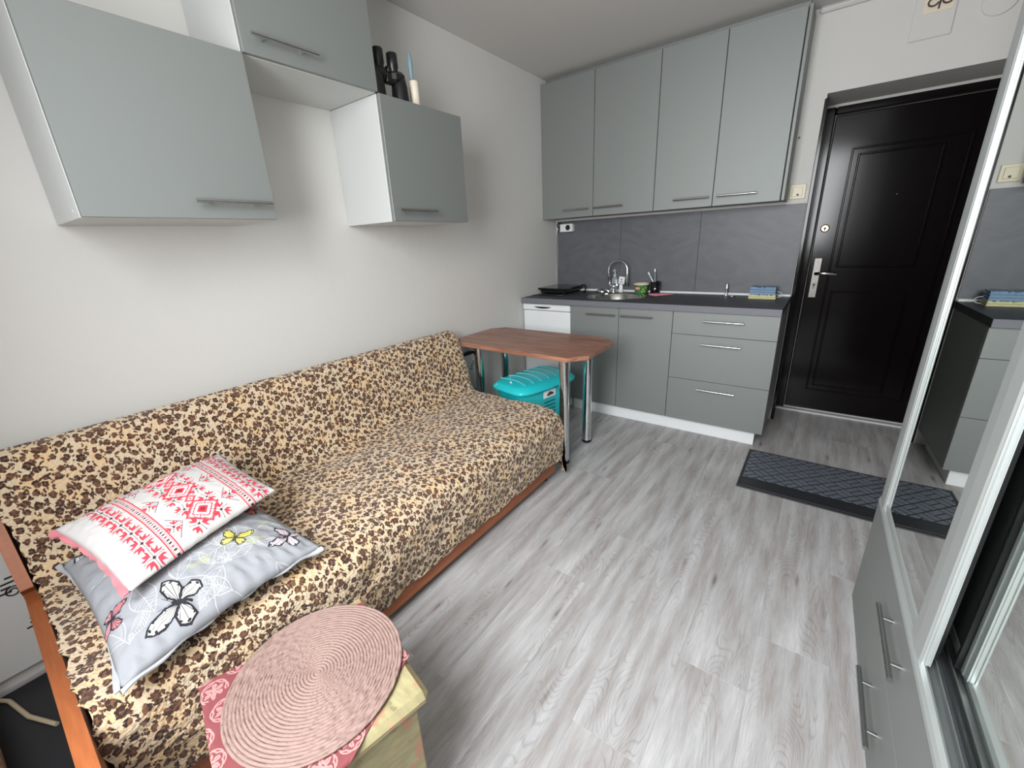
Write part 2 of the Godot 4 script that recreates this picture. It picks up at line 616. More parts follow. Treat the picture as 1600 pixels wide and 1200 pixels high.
func make_materials() -> void:
	M.wall = with_normal(triplanar(mat(c8(208, 206, 202), 0.9), 2.0), bump(3, 0.03, 256, 1.2), 0.25)
	M.ceiling = mat(c8(206, 203, 199), 0.95)
	M.grey = mat(c8(140, 144, 142), 0.58, 0.5)
	M.grey.metallic_specular = 0.4
	M.white = mat(c8(214, 216, 216), 0.35)
	M.carcass = mat(c8(196, 198, 196), 0.45)
	M.white_gloss = mat(c8(232, 234, 235), 0.2)
	M.edge = mat(c8(196, 198, 197), 0.45)
	M.steel = mat(c8(186, 188, 188), 0.24, 1.0)
	M.lock = mat(c8(128, 125, 120), 0.4, 0.9)
	M.chrome = mat(c8(218, 220, 222), 0.07, 1.0)
	M.sink = mat(c8(196, 196, 192), 0.22, 1.0)
	M.alu = mat(c8(196, 200, 200), 0.42, 0.85)
	M.alu_white = mat(c8(182, 187, 186), 0.42, 0.58)
	M.mirror = mat(c8(226, 230, 227), 0.012, 1.0)
	M.worktop = triplanar(mat(Color.WHITE, 0.5), 2.2)
	M.worktop.albedo_texture = mottled(c8(54, 55, 60), c8(74, 75, 80), 41, 0.05)
	M.worktop_edge = mat(c8(112, 114, 121), 0.45)
	M.tile = triplanar(mat(Color.WHITE, 0.45), 1.2)
	M.tile.albedo_texture = mottled(c8(89, 91, 96), c8(99, 101, 106), 52, 0.03)
	M.door = mat(c8(13, 9, 10), 0.14)
	M.door.metallic_specular = 0.35
	M.black = mat(c8(17, 17, 18), 0.35)
	M.black_gloss = mat(c8(10, 10, 11), 0.08)
	M.rubber = mat(c8(38, 40, 44), 0.5)
	M.mat_tile = mat(c8(98, 104, 114), 0.5)
	M.brass = mat(c8(206, 178, 150), 0.3, 0.8)
	M.beige = mat(c8(214, 205, 178), 0.4)
	M.cream = mat(c8(224, 212, 192), 0.5)
	M.walnut = mat(Color.WHITE, 0.32)
	M.walnut.albedo_texture = walnut(c8(124, 82, 66), c8(176, 128, 106), 61, true)
	M.sofa_wood = triplanar(mat(Color.WHITE, 0.4), 0.8)
	M.sofa_wood.albedo_texture = walnut(c8(138, 76, 42), c8(174, 100, 57), 62, true)
	M.fleece = mat(Color.WHITE, 0.95)
	M.fleece.albedo_texture = leopard()
	with_normal(M.fleece, bump(71, 0.09, 512, 5.0), 0.7)
	M.fleece.rim_enabled = true
	M.fleece.rim = 0.35
	M.planks = mat(Color.WHITE, 0.42)
	M.planks.albedo_texture = plank_atlas()
	M.planks.metallic_specular = 0.4
	M.subfloor = mat(c8(96, 90, 86), 0.9)
	M.teal = mat(c8(38, 198, 206), 0.3)
	M.teal_light = mat(c8(96, 214, 220), 0.3)
	M.teal_dark = mat(c8(8, 92, 102), 0.5)
	M.pillow_grey = mat(Color.WHITE, 0.9)
	M.pillow_grey.albedo_texture = butterflies()
	with_normal(M.pillow_grey, bump(81, 0.02, 256, 3.0), 0.25)
	M.pillow_grey_plain = mat(c8(172, 174, 178), 0.9)
	M.pillow_red = mat(Color.WHITE, 0.9)
	M.pillow_red.albedo_texture = embroidery()
	M.pillow_white = mat(c8(226, 224, 224), 0.9)
	M.ribbon = mat(c8(202, 122, 130), 0.8)
	M.mat_pink = mat(c8(142, 117, 109), 0.75)
	with_normal(M.mat_pink, bump(91, 0.12, 256, 4.0), 0.5)
	M.damask = mat(Color.WHITE, 0.8)
	M.damask.albedo_texture = damask()
	M.flaked = triplanar(mat(Color.WHITE, 0.6), 2.5)
	M.flaked.albedo_texture = flaked()
	M.green = mat(c8(52, 122, 58), 0.5)
	M.red = mat(c8(206, 64, 50), 0.5)
	M.blue_cloth = with_normal(triplanar(mat(c8(126, 152, 180), 0.95), 6.0), bump(95, 0.08, 256, 5.0), 0.8)
	M.yellow_cloth = with_normal(triplanar(mat(c8(206, 202, 160), 0.95), 6.0), bump(96, 0.08, 256, 5.0), 0.8)
	M.pink_cloth = with_normal(triplanar(mat(c8(226, 146, 162), 0.95), 6.0), bump(97, 0.08, 256, 5.0), 0.8)
	M.glass = mat(Color(0.85, 0.9, 0.9, 0.25), 0.02)
	M.glass.transparency = BaseMaterial3D.TRANSPARENCY_ALPHA
	M.pane = mat(Color(0.95, 0.98, 1.0, 0.08), 0.0)
	M.pane.transparency = BaseMaterial3D.TRANSPARENCY_ALPHA
	M.blue_pale = mat(c8(122, 148, 158), 0.4)
	M.board = mat(c8(206, 208, 206), 0.6)
	M.ink = mat(c8(30, 30, 34), 0.7)
	M.cable_beige = mat(c8(190, 176, 150), 0.6)
	M.rug = with_normal(triplanar(mat(c8(176, 160, 134), 0.95), 4.0), bump(98, 0.08, 256, 5.0), 0.8)
	M.cable_grey = mat(c8(92, 92, 92), 0.6)
	M.wire = mat(c8(70, 52, 44), 0.6)
	M.back_board = mat(c8(70, 78, 74), 0.6)
	M.groove = mat(c8(120, 124, 124), 0.4, 0.6)

# ------------------------------------------------------------------ repeated fittings
# bar handle: rod with two posts, along dir, standing off along out; centre on the door face
func bar_handle(parent: Node3D, c: Vector3, dir: Vector3, out: Vector3, length := 0.217, local := false, off := 0.028, rr := 0.006) -> MeshInstance3D:
	var st := new_st()
	var e := dir * length / 2.0
	tube(st, [c - e + out * off, c + e + out * off], rr, 14)
	for s in [-1.0, 1.0]:
		var b: Vector3 = c + dir * s * length * 0.30
		tube(st, [b, b + out * off], rr * 0.75, 10)
	return part("handle", st, M.steel, parent, local)

func screw_caps(parent: Node3D, pts: Array, n: Vector3) -> void:
	for p in pts:
		var st := new_st()
		tube(st, [p - n * 0.001, p + n * 0.0015], 0.004, 10)
		part("screw_cap", st, M.edge, parent)

# ------------------------------------------------------------------ the room
func _ready() -> void:
	# camera
	var cam := Camera3D.new()
	cam.name = "camera"
	add_child(cam)
	var right := Vector3(0.80680484, -0.04464121, -0.58912912)
	var up := Vector3(-0.15700996, 0.94508579, -0.28663693)
	var fwd := Vector3(-0.56957337, -0.3237592, -0.75549067)
	cam.transform = Transform3D(Basis(right, up, -fwd), Vector3(1.8903, 1.2716, 3.2448))
	cam.keep_aspect = Camera3D.KEEP_HEIGHT
	cam.fov = rad_to_deg(2.0 * atan(600.0 / 645.05))
	cam.near = 0.03
	cam.current = true
	# daylight: an overcast sky outside the window behind the camera
	var we := WorldEnvironment.new()
	we.name = "world"
	var env := Environment.new()
	env.background_mode = Environment.BG_COLOR
	env.background_color = c8(214, 224, 236)
	env.background_energy_multiplier = 1.5
	env.tonemap_mode = Environment.TONE_MAPPER_LINEAR
	env.tonemap_exposure = 1.06
	env.sdfgi_enabled = true
	env.ssao_enabled = true
	env.ssil_enabled = true
	we.environment = env
	add_child(we)
	var day := AreaLight3D.new()
	day.name = "window_daylight"
	day.area_size = Vector2(0.90, 1.24)
	day.light_color = Color(0.985, 0.993, 1.0)
	day.light_energy = 8.2
	day.area_range = 12.0
	day.shadow_enabled = true
	add_child(day)
	day.position = Vector3((WIN_X0 + WIN_X1) / 2.0, 1.62, ROOM_Z - 0.13)
	day.rotation = Vector3(deg_to_rad(-18.0), deg_to_rad(-18.0), 0)

	make_materials()
	build_room()
	build_kitchen()
	build_wall_cabinets()
	build_wardrobe()
	build_sofa()
	build_table()
	build_stool()
	build_worktop_items()
	build_small_things()

func build_room() -> void:
	# floor of planks, 0.192 m wide, laid lengthways (along z)
	var fl := struct_root("floor")
	part("subfloor", box(Vector3(-0.12, -0.12, -0.45), Vector3(ROOM_X + 0.12, -0.008, ROOM_Z + 0.12), 0.0), M.subfloor, fl)
	var w := 0.192
	var L := 1.33
	rng.seed = 303
	var starts := {3: 0.46, 4: 0.003, 5: 0.003, 6: 0.75, 7: 0.42, 8: 1.21, 9: 0.86, 10: 0.637}
	var meshes := {}
	for i in 16:
		var x0 := 0.938 + (i - 5) * w
		var lo := maxf(x0, -0.02)
		var hi := minf(x0 + w, ROOM_X + 0.02)
		if hi - lo < 0.02:
			continue
		var z0: float = (starts[i] if starts.has(i) else rng.randf() * L) - 2.0 * L
		while z0 < ROOM_Z:
			var z1 := z0 + L
			var a := maxf(z0, -0.31)
			var b := minf(z1, ROOM_Z)
			var variant := rng.randi() % 8
			var turn := rng.randi() % 2
			if b - a > 0.03:
				var st := new_st()
				st.set_smooth_group(-1)
				var e := 0.0004
				var fx := func(x: float) -> float: return (variant + 0.02 + 0.96 * clampf((x - x0) / w, 0, 1)) / 8.0
				var fz := func(z: float) -> float:
					var t := clampf((z - z0) / L, 0, 1)
					return t if turn == 0 else 1.0 - t
				var y := 0.0
				var P := func(x: float, yy: float, z: float) -> Array: return [Vector3(x, yy, z), Vector2(fx.call(x), fz.call(z))]
				var rim := [P.call(lo, -e, a), P.call(hi, -e, a), P.call(hi, -e, b), P.call(lo, -e, b)]
				var top := [P.call(lo + e, y, a + e), P.call(hi - e, y, a + e), P.call(hi - e, y, b - e), P.call(lo + e, y, b - e)]
				quad(st, top[0][0], top[1][0], top[2][0], top[3][0], Vector3.UP, top[0][1], top[1][1], top[2][1], top[3][1])
				for k in 4:
					var k2 := (k + 1) % 4
					var mid: Vector3 = (rim[k][0] + rim[k2][0]) / 2.0 - Vector3((lo + hi) / 2.0, 0, (a + b) / 2.0)
					quad(st, top[k][0], top[k2][0], rim[k2][0], rim[k][0], mid.normalized() + Vector3.UP, top[k][1], top[k2][1], rim[k2][1], rim[k][1])
					var da: Vector3 = rim[k][0] + Vector3.DOWN * 0.007
					var db: Vector3 = rim[k2][0] + Vector3.DOWN * 0.007
					quad(st, rim[k][0], rim[k2][0], db, da, mid, rim[k][1], rim[k2][1], rim[k2][1], rim[k][1])
				part("plank", st, M.planks, fl)
			z0 = z1
	struct_mesh("ceiling", box(Vector3(-0.12, CEIL, -0.45), Vector3(ROOM_X + 0.12, CEIL + 0.14, ROOM_Z + 0.2), 0.0), M.ceiling)
	struct_mesh("wall_left", box(Vector3(-0.12, -0.12, -0.45), Vector3(0, CEIL + 0.1, ROOM_Z + 0.12), 0.0), M.wall)
	struct_mesh("wall_right", box(Vector3(ROOM_X, -0.12, -0.45), Vector3(ROOM_X + 0.12, CEIL + 0.1, ROOM_Z + 0.12), 0.0), M.wall)
	# kitchen wall with the door niche
	var kw := new_st()
	bx(kw, Vector3(-0.1, -0.12, -0.45), Vector3(1.745, CEIL + 0.1, 0), 0.0)
	bx(kw, Vector3(1.745, 1.98, -0.45), Vector3(2.53, CEIL + 0.1, 0), 0.0)
	bx(kw, Vector3(2.53, -0.12, -0.45), Vector3(ROOM_X + 0.1, CEIL + 0.1, 0), 0.0)
	bx(kw, Vector3(1.745, -0.12, -0.45), Vector3(2.53, 1.98, -0.318), 0.0)
	struct_mesh("wall_back", kw, M.wall)
	# window wall behind the camera, with its opening
	var ww := new_st()
	bx(ww, Vector3(-0.1, -0.12, ROOM_Z), Vector3(WIN_X0, CEIL + 0.1, ROOM_Z + 0.3), 0.0)
	bx(ww, Vector3(WIN_X1, -0.12, ROOM_Z), Vector3(ROOM_X + 0.1, CEIL + 0.1, ROOM_Z + 0.3), 0.0)
	bx(ww, Vector3(WIN_X0, -0.12, ROOM_Z), Vector3(WIN_X1, 0.88, ROOM_Z + 0.3), 0.0)
	bx(ww, Vector3(WIN_X0, 2.26, ROOM_Z), Vector3(WIN_X1, CEIL + 0.1, ROOM_Z + 0.3), 0.0)
	struct_mesh("wall_front", ww, M.wall)
	var wn := struct_root("window_1")
	var fr := new_st()
	var wm := (WIN_X0 + WIN_X1) / 2.0
	for q in [[WIN_X0, WIN_X0 + 0.06, 0.88, 2.26], [WIN_X1 - 0.06, WIN_X1, 0.88, 2.26], [wm - 0.03, wm + 0.03, 0.88, 2.26], [WIN_X0 + 0.06, WIN_X1 - 0.06, 0.88, 0.94], [WIN_X0 + 0.06, WIN_X1 - 0.06, 2.20, 2.26]]:
		bx(fr, Vector3(q[0], q[2], ROOM_Z + 0.1), Vector3(q[1], q[3], ROOM_Z + 0.16), 0.004)
	part("window_frame", fr, M.white, wn)
	for q in [[WIN_X0 + 0.06, wm - 0.03], [wm + 0.03, WIN_X1 - 0.06]]:
		part("pane", box(Vector3(q[0], 0.94, ROOM_Z + 0.128), Vector3(q[1], 2.20, ROOM_Z + 0.132), 0.0), M.pane, wn)
	# metal entrance door set back in the niche
	var d := struct_root("door_1")
	var zf := -0.278
	var jf := new_st()
	bx(jf, Vector3(1.745, 0.0, -0.316), Vector3(1.792, 1.957, zf + 0.012), 0.006)
	bx(jf, Vector3(1.7372, 0.0, zf + 0.0125), Vector3(1.757, 1.957, 0.004), 0.003)
	bx(jf, Vector3(2.483, 0.0, -0.316), Vector3(2.53, 1.957, zf + 0.012), 0.006)
	bx(jf, Vector3(1.792, 1.915, -0.316), Vector3(2.483, 1.957, zf + 0.012), 0.006)
	part("door_frame", jf, M.door, d)
	var lf := new_st()
	bx(lf, Vector3(1.796, 0.018, -0.314), Vector3(2.479, 1.911, zf - 0.01), 0.005)
	part("door_leaf", lf, M.door, d)
	for q in [[1.905, 2.43, 0.165, 1.725], [1.94, 2.325, 1.02, 1.69], [1.94, 2.325, 0.20, 0.87]]:
		var mo := new_st()
		var zz := zf - 0.012
		var t := 0.012
		bx(mo, Vector3(q[0], q[2], zz), Vector3(q[0] + t, q[3], zz + 0.009), 0.004)
		bx(mo, Vector3(q[1] - t, q[2], zz), Vector3(q[1], q[3], zz + 0.009), 0.004)
		bx(mo, Vector3(q[0] + t, q[2], zz), Vector3(q[1] - t, q[2] + t, zz + 0.009), 0.004)
		bx(mo, Vector3(q[0] + t, q[3] - t, zz), Vector3(q[1] - t, q[3], zz + 0.009), 0.004)
		part("moulding", mo, M.door, d)
	var zl := zf - 0.01
	var pl := part("lock_plate", box(Vector3(1.818, 0.822, zl), Vector3(1.864, 1.085, zl + 0.012), 0.004), M.lock, d)
	var lv := new_st()
	tube(lv, [Vector3(1.841, 0.985, zl), Vector3(1.841, 0.985, zl + 0.05), Vector3(1.855, 0.987, zl + 0.056), Vector3(1.90, 0.987, zl + 0.056), Vector3(1.952, 0.982, zl + 0.054)], [0.011, 0.010, 0.010, 0.009, 0.007], 12)
	part("door_lever", lv, M.chrome, d)
	for yy in [0.848, 1.058]:
		part("screw", tubed([Vector3(1.841, yy, zl + 0.011), Vector3(1.841, yy, zl + 0.015)], 0.006, 10), M.chrome, d)
	var kh := new_st()
	tube(kh, [Vector3(1.841, 0.915, zl + 0.010), Vector3(1.841, 0.915, zl + 0.018)], 0.012, 14)
	bx(kh, Vector3(1.836, 0.885, zl + 0.010), Vector3(1.846, 0.915, zl + 0.018), 0.001)
	part("keyhole", kh, M.chrome, d)
	var ro := new_st()
	tube(ro, [Vector3(1.844, 1.268, zl), Vector3(1.844, 1.268, zl + 0.006), Vector3(1.844, 1.268, zl + 0.010)], [0.025, 0.025, 0.018], 20)
	part("lock_rosette", ro, M.brass, d)
	part("keyhole", tubed([Vector3(1.844, 1.268, zl + 0.010), Vector3(1.844, 1.268, zl + 0.0115)], 0.007, 12), M.ink, d)
	part("keyhole", box(Vector3(1.841, 1.252, zl + 0.0095), Vector3(1.847, 1.265, zl + 0.0112), 0.0005), M.ink, d)
	part("peephole", tubed([Vector3(2.161, 1.443, zl), Vector3(2.161, 1.443, zl + 0.008)], [0.010, 0.006], 14), M.chrome, d)
	struct_mesh("trim_1", box(Vector3(1.745, 0.0, -0.265), Vector3(2.53, 0.012, -0.235), 0.003), M.white)
	# white sealing strip along the back of the worktop, and the edge strip in the corner
	struct_mesh("trim_2", box(Vector3(0.0, 0.861, 0.009), Vector3(1.735, 0.876, 0.026), 0.004), M.white_gloss)
	struct_mesh("trim_3", box(Vector3(0.0, 0.877, 0.0), Vector3(0.012, 1.43, 0.014), 0.003), M.white)
	struct_mesh("trim_4", box(Vector3(1.645, CEIL - 0.028, 0.0), Vector3(ROOM_X, CEIL, 0.028), 0.01), M.ceiling)

func build_kitchen() -> void:
	# backsplash panels
	var bs := thing("backsplash", "dark grey stone-look splashback panels between worktop and upper cupboards", "splashback", Vector3(0.87, 0.877, 0))
	var xs := [0.0125, 0.571, 1.145, 1.735]
	for i in 3:
		part("panel", box(Vector3(xs[i] + 0.0006, 0.877, 0.0), Vector3(xs[i + 1] - 0.0006, 1.418, 0.008), 0.0012), M.tile, bs)
	# worktop with a round cut-out for the sink
	var wt := thing("worktop", "dark grey laminate worktop running along the kitchen wall", "worktop", Vector3(0.87, 0.822, 0.29))
	var st := new_st()
	st.set_smooth_group(-1)
	var sc := Vector2(0.668, 0.29)
	var sr := 0.205
	var rect := Rect2(0.002, 0.0, 1.733, 0.568)
	var N := 64
	var prev := []
	for k in N + 1:
		var a := TAU * k / N
		var dir := Vector2(cos(a), sin(a))
		var t := 1e9
		if dir.x > 1e-5: t = minf(t, (rect.end.x - sc.x) / dir.x)
		if dir.x < -1e-5: t = minf(t, (rect.position.x - sc.x) / dir.x)
		if dir.y > 1e-5: t = minf(t, (rect.end.y - sc.y) / dir.y)
		if dir.y < -1e-5: t = minf(t, (rect.position.y - sc.y) / dir.y)
		var cur := [sc + dir * sr, sc + dir * t]
		if k > 0:
			for y in [0.86, 0.822]:
				var up := Vector3.UP if y > 0.85 else Vector3.DOWN
				quad(st, Vector3(prev[0].x, y, prev[0].y), Vector3(cur[0].x, y, cur[0].y), Vector3(cur[1].x, y, cur[1].y), Vector3(prev[1].x, y, prev[1].y), up)
				# fill the rectangle's corners
				for cx in [rect.position.x, rect.end.x]:
					for cz in [rect.position.y, rect.end.y]:
						var on_a: bool = (absf(prev[1].x - cx) < 1e-4 and absf(cur[1].y - cz) < 1e-4) or (absf(prev[1].y - cz) < 1e-4 and absf(cur[1].x - cx) < 1e-4)
						if on_a:
							tri(st, Vector3(prev[1].x, y, prev[1].y), Vector3(cur[1].x, y, cur[1].y), Vector3(cx, y, cz), up)
			var inw: Vector2 = sc - (prev[0] + cur[0]) / 2.0
			quad(st, Vector3(prev[0].x, 0.86, prev[0].y), Vector3(cur[0].x, 0.86, cur[0].y), Vector3(cur[0].x, 0.822, cur[0].y), Vector3(prev[0].x, 0.822, prev[0].y), Vector3(inw.x, 0, inw.y))
		prev = cur
	quad(st, Vector3(0.002, 0.822, 0), Vector3(1.735, 0.822, 0), Vector3(1.735, 0.86, 0), Vector3(0.002, 0.86, 0), Vector3(0, 0, -1))
	part("slab", st, M.worktop, wt)
	part("edge_strip", box(Vector3(0.002, 0.822, 0.568), Vector3(1.7362, 0.8605, 0.5705), 0.0008), M.worktop_edge, wt)
	part("edge_strip", box(Vector3(1.735, 0.822, 0.0), Vector3(1.7366, 0.8605, 0.569), 0.0005), M.worktop, wt)
	# sink cabinet: two doors
	var sk := thing("base_cabinet", "grey base cupboard with two doors under the sink", "cupboard", Vector3(0.79, 0.1, 0.28))
	var bd := new_st()
	bx(bd, Vector3(0.428, 0.1, 0.01), Vector3(0.446, 0.82, 0.53), 0.001)
	bx(bd, Vector3(1.138, 0.1, 0.01), Vector3(1.156, 0.82, 0.53), 0.001)
	bx(bd, Vector3(0.446, 0.1, 0.01), Vector3(1.138, 0.118, 0.53), 0.001)
	bx(bd, Vector3(0.446, 0.118, 0.01), Vector3(1.138, 0.62, 0.016), 0.0)
	part("body", bd, M.white, sk)
	var xd := [0.4275, 0.7985, 1.1575]
	for i in 2:
		var dr := part("door", box(Vector3(xd[i] + 0.0012, 0.1, 0.532), Vector3(xd[i + 1] - 0.0012, 0.819, 0.55), 0.0012), M.grey, sk)
		bar_handle(dr, Vector3(0.673 if i == 0 else 0.928, 0.771, 0.55), Vector3.RIGHT, Vector3.BACK)
	# drawer cabinet
	var dc := thing("drawer_cabinet", "grey base unit with three drawers beside the entrance door", "drawer unit", Vector3(1.45, 0.1, 0.28))
	var db := new_st()
	bx(db, Vector3(1.159, 0.1, 0.01), Vector3(1.176, 0.82, 0.53), 0.001)
	bx(db, Vector3(1.176, 0.1, 0.01), Vector3(1.716, 0.118, 0.53), 0.001)
	bx(db, Vector3(1.176, 0.118, 0.01), Vector3(1.716, 0.815, 0.016), 0.0)
	part("body", db, M.white, dc)
	part("side_panel", box(Vector3(1.717, 0.1, 0.01), Vector3(1.735, 0.821, 0.531), 0.0012), M.grey, dc)
	for q in [[0.678, 0.819, 0.77], [0.3865, 0.676, 0.626], [0.1, 0.3845, 0.333]]:
		var dr := part("drawer", box(Vector3(1.159, q[0], 0.532), Vector3(1.7345, q[1], 0.55), 0.0012), M.grey, dc)
		bar_handle(dr, Vector3(1.452, q[2], 0.55), Vector3.RIGHT, Vector3.BACK)
	single("kickboard", box(Vector3(0.428, 0.0, 0.482), Vector3(1.692, 0.099, 0.5), 0.001), M.white_gloss, "white kickboard under the grey kitchen base units", "kickboard")
	var kf := single("kickboard_return", box(Vector3(1.674, 0.0, 0.05), Vector3(1.69, 0.099, 0.482), 0.001), M.white, "white end piece of the kickboard facing the entrance door", "kickboard")
	# dishwasher
	var dw := thing("dishwasher", "slim white dishwasher in the corner under the worktop", "dishwasher", Vector3(0.21, 0, 0.28))
	part("body", box(Vector3(0.012, 0.02, 0.03), Vector3(0.418, 0.815, 0.52), 0.004), M.white, dw)
	part("door", box(Vector3(0.008, 0.1, 0.52), Vector3(0.422, 0.764, 0.548), 0.006), M.white_gloss, dw)
	var cp := part("control_panel", box(Vector3(0.006, 0.768, 0.52), Vector3(0.424, 0.816, 0.556), 0.007), M.white_gloss, dw)
	var hd := new_st()
	tube(hd, [Vector3(0.115, 0.795, 0.5555), Vector3(0.15, 0.792, 0.557), Vector3(0.19, 0.791, 0.557), Vector3(0.225, 0.792, 0.557), Vector3(0.262, 0.795, 0.5555)], [0.002, 0.006, 0.0075, 0.006, 0.002], 10)
	part("handle_recess", hd, M.black, cp)
	part("kick_panel", box(Vector3(0.015, 0.0, 0.47), Vector3(0.415, 0.098, 0.49), 0.002), M.white, dw)
	# upper cupboards, two double units
	var ux := [0.0, 0.4359, 0.8811, 1.2493, 1.6135]
	for u in 2:
		var x0: float = ux[u * 2]
		var x1: float = ux[u * 2 + 1]
		var x2: float = ux[u * 2 + 2]
		var uc := thing("upper_cabinet", ["tall grey wall cupboard with two doors in the corner above the sink", "tall grey wall cupboard with two doors nearest the entrance door"][u], "cupboard", Vector3((x0 + x2) / 2.0, 1.4317, 0.0), "upper cupboards on the kitchen wall")
		var b := new_st()
		bx(b, Vector3(x0 + 0.003, 1.4337, 0.001), Vector3(x2 - 0.001, 2.346, 0.2075), 0.001)
		part("body", b, M.grey, uc)
		var hx := [[0.305, 0.563], [1.124, 1.384]]
		for i in 2:
			var a0: float = x0 if i == 0 else x1
			var a1: float = x1 if i == 0 else x2
			var dr := part("door", box(Vector3(a0 + 0.0018, 1.4317, 0.209), Vector3(a1 - 0.0018, 2.346, 0.2272), 0.0012), M.grey, uc)
			bar_handle(dr, Vector3(hx[u][i], 1.486, 0.2272), Vector3.RIGHT, Vector3.BACK)
	single("filler_board", box(Vector3(0.002, 2.3465, 0.001), Vector3(1.613, CEIL - 0.001, 0.15), 0.001), M.grey, "narrow filler board closing the gap between upper cupboards and ceiling", "filler")
	var ft := single("filler_strip", box(Vector3(1.6145, 1.4327, 0.0), Vector3(1.632, CEIL - 0.03, 0.2), 0.002), M.grey, "pale side strip closing the upper cupboards beside the entrance door", "filler")

func build_wall_cabinets() -> void:
	# three cupboards in a stepped row on the left wall: z0, z1, y0, y1, handle z range, handle y
	var rows := [
		[2.485, 2.975, 1.3813, 1.860, 2.615, 1.430, "wide grey wall cupboard lowest and nearest the window end of the sofa"],
		[1.987, 2.4835, 1.8605, 2.339, 2.352, 1.909, "grey wall cupboard mounted highest, between the two lower cupboards"],
		[1.5085, 1.9865, 1.3813, 1.860, 1.861, 1.428, "grey wall cupboard carrying the black binoculars"]]
	for q in rows:
		var z0: float = q[0]
		var z1: float = q[1]
		var y0: float = q[2]
		var y1: float = q[3]
		var o := thing("wall_cabinet", q[6], "cupboard", Vector3(0.0, y0, (z0 + z1) / 2.0), "grey wall cupboards above the sofa")
		part("body", box(Vector3(0.001, y0, z0), Vector3(0.326, y1, z1), 0.0012), M.carcass, o)
		var dr := part("door", box(Vector3(0.3285, y0 + 0.001, z0 + 0.001), Vector3(0.3461, y1 - 0.001, z1 - 0.001), 0.0012), M.grey, o)
		bar_handle(dr, Vector3(0.3461, q[5], q[4]), Vector3.BACK, Vector3.RIGHT)
		screw_caps(o, [Vector3(0.06, y0 + 0.02, z1), Vector3(0.27, y0 + 0.02, z1)], Vector3.BACK)

func profile_bar(st: SurfaceTool, prof: Array, y0: float, y1: float) -> void:
	# vertical extrusion with an (x, z) outline, flat facets
	st.set_smooth_group(-1)
	var n := prof.size()
	var c := Vector2.ZERO
	for p in prof:
		c += p / n
	var area := 0.0
	for i in n:
		area += prof[i].cross(prof[(i + 1) % n])
	for i in n:
		var a: Vector2 = prof[i]
		var b: Vector2 = prof[(i + 1) % n]
		var e := b - a
		var o2 := Vector2(e.y, -e.x) * (1.0 if area > 0.0 else -1.0)
		quad(st, Vector3(a.x, y0, a.y), Vector3(b.x, y0, b.y), Vector3(b.x, y1, b.y), Vector3(a.x, y1, a.y), Vector3(o2.x, 0, o2.y))
	var tris := Geometry2D.triangulate_polygon(PackedVector2Array(prof))
	for k in range(0, tris.size(), 3):
		for y in [y0, y1]:
			tri(st, Vector3(prof[tris[k]].x, y, prof[tris[k]].y), Vector3(prof[tris[k + 1]].x, y, prof[tris[k + 1]].y), Vector3(prof[tris[k + 2]].x, y, prof[tris[k + 2]].y), Vector3.UP if y == y1 else Vector3.DOWN)

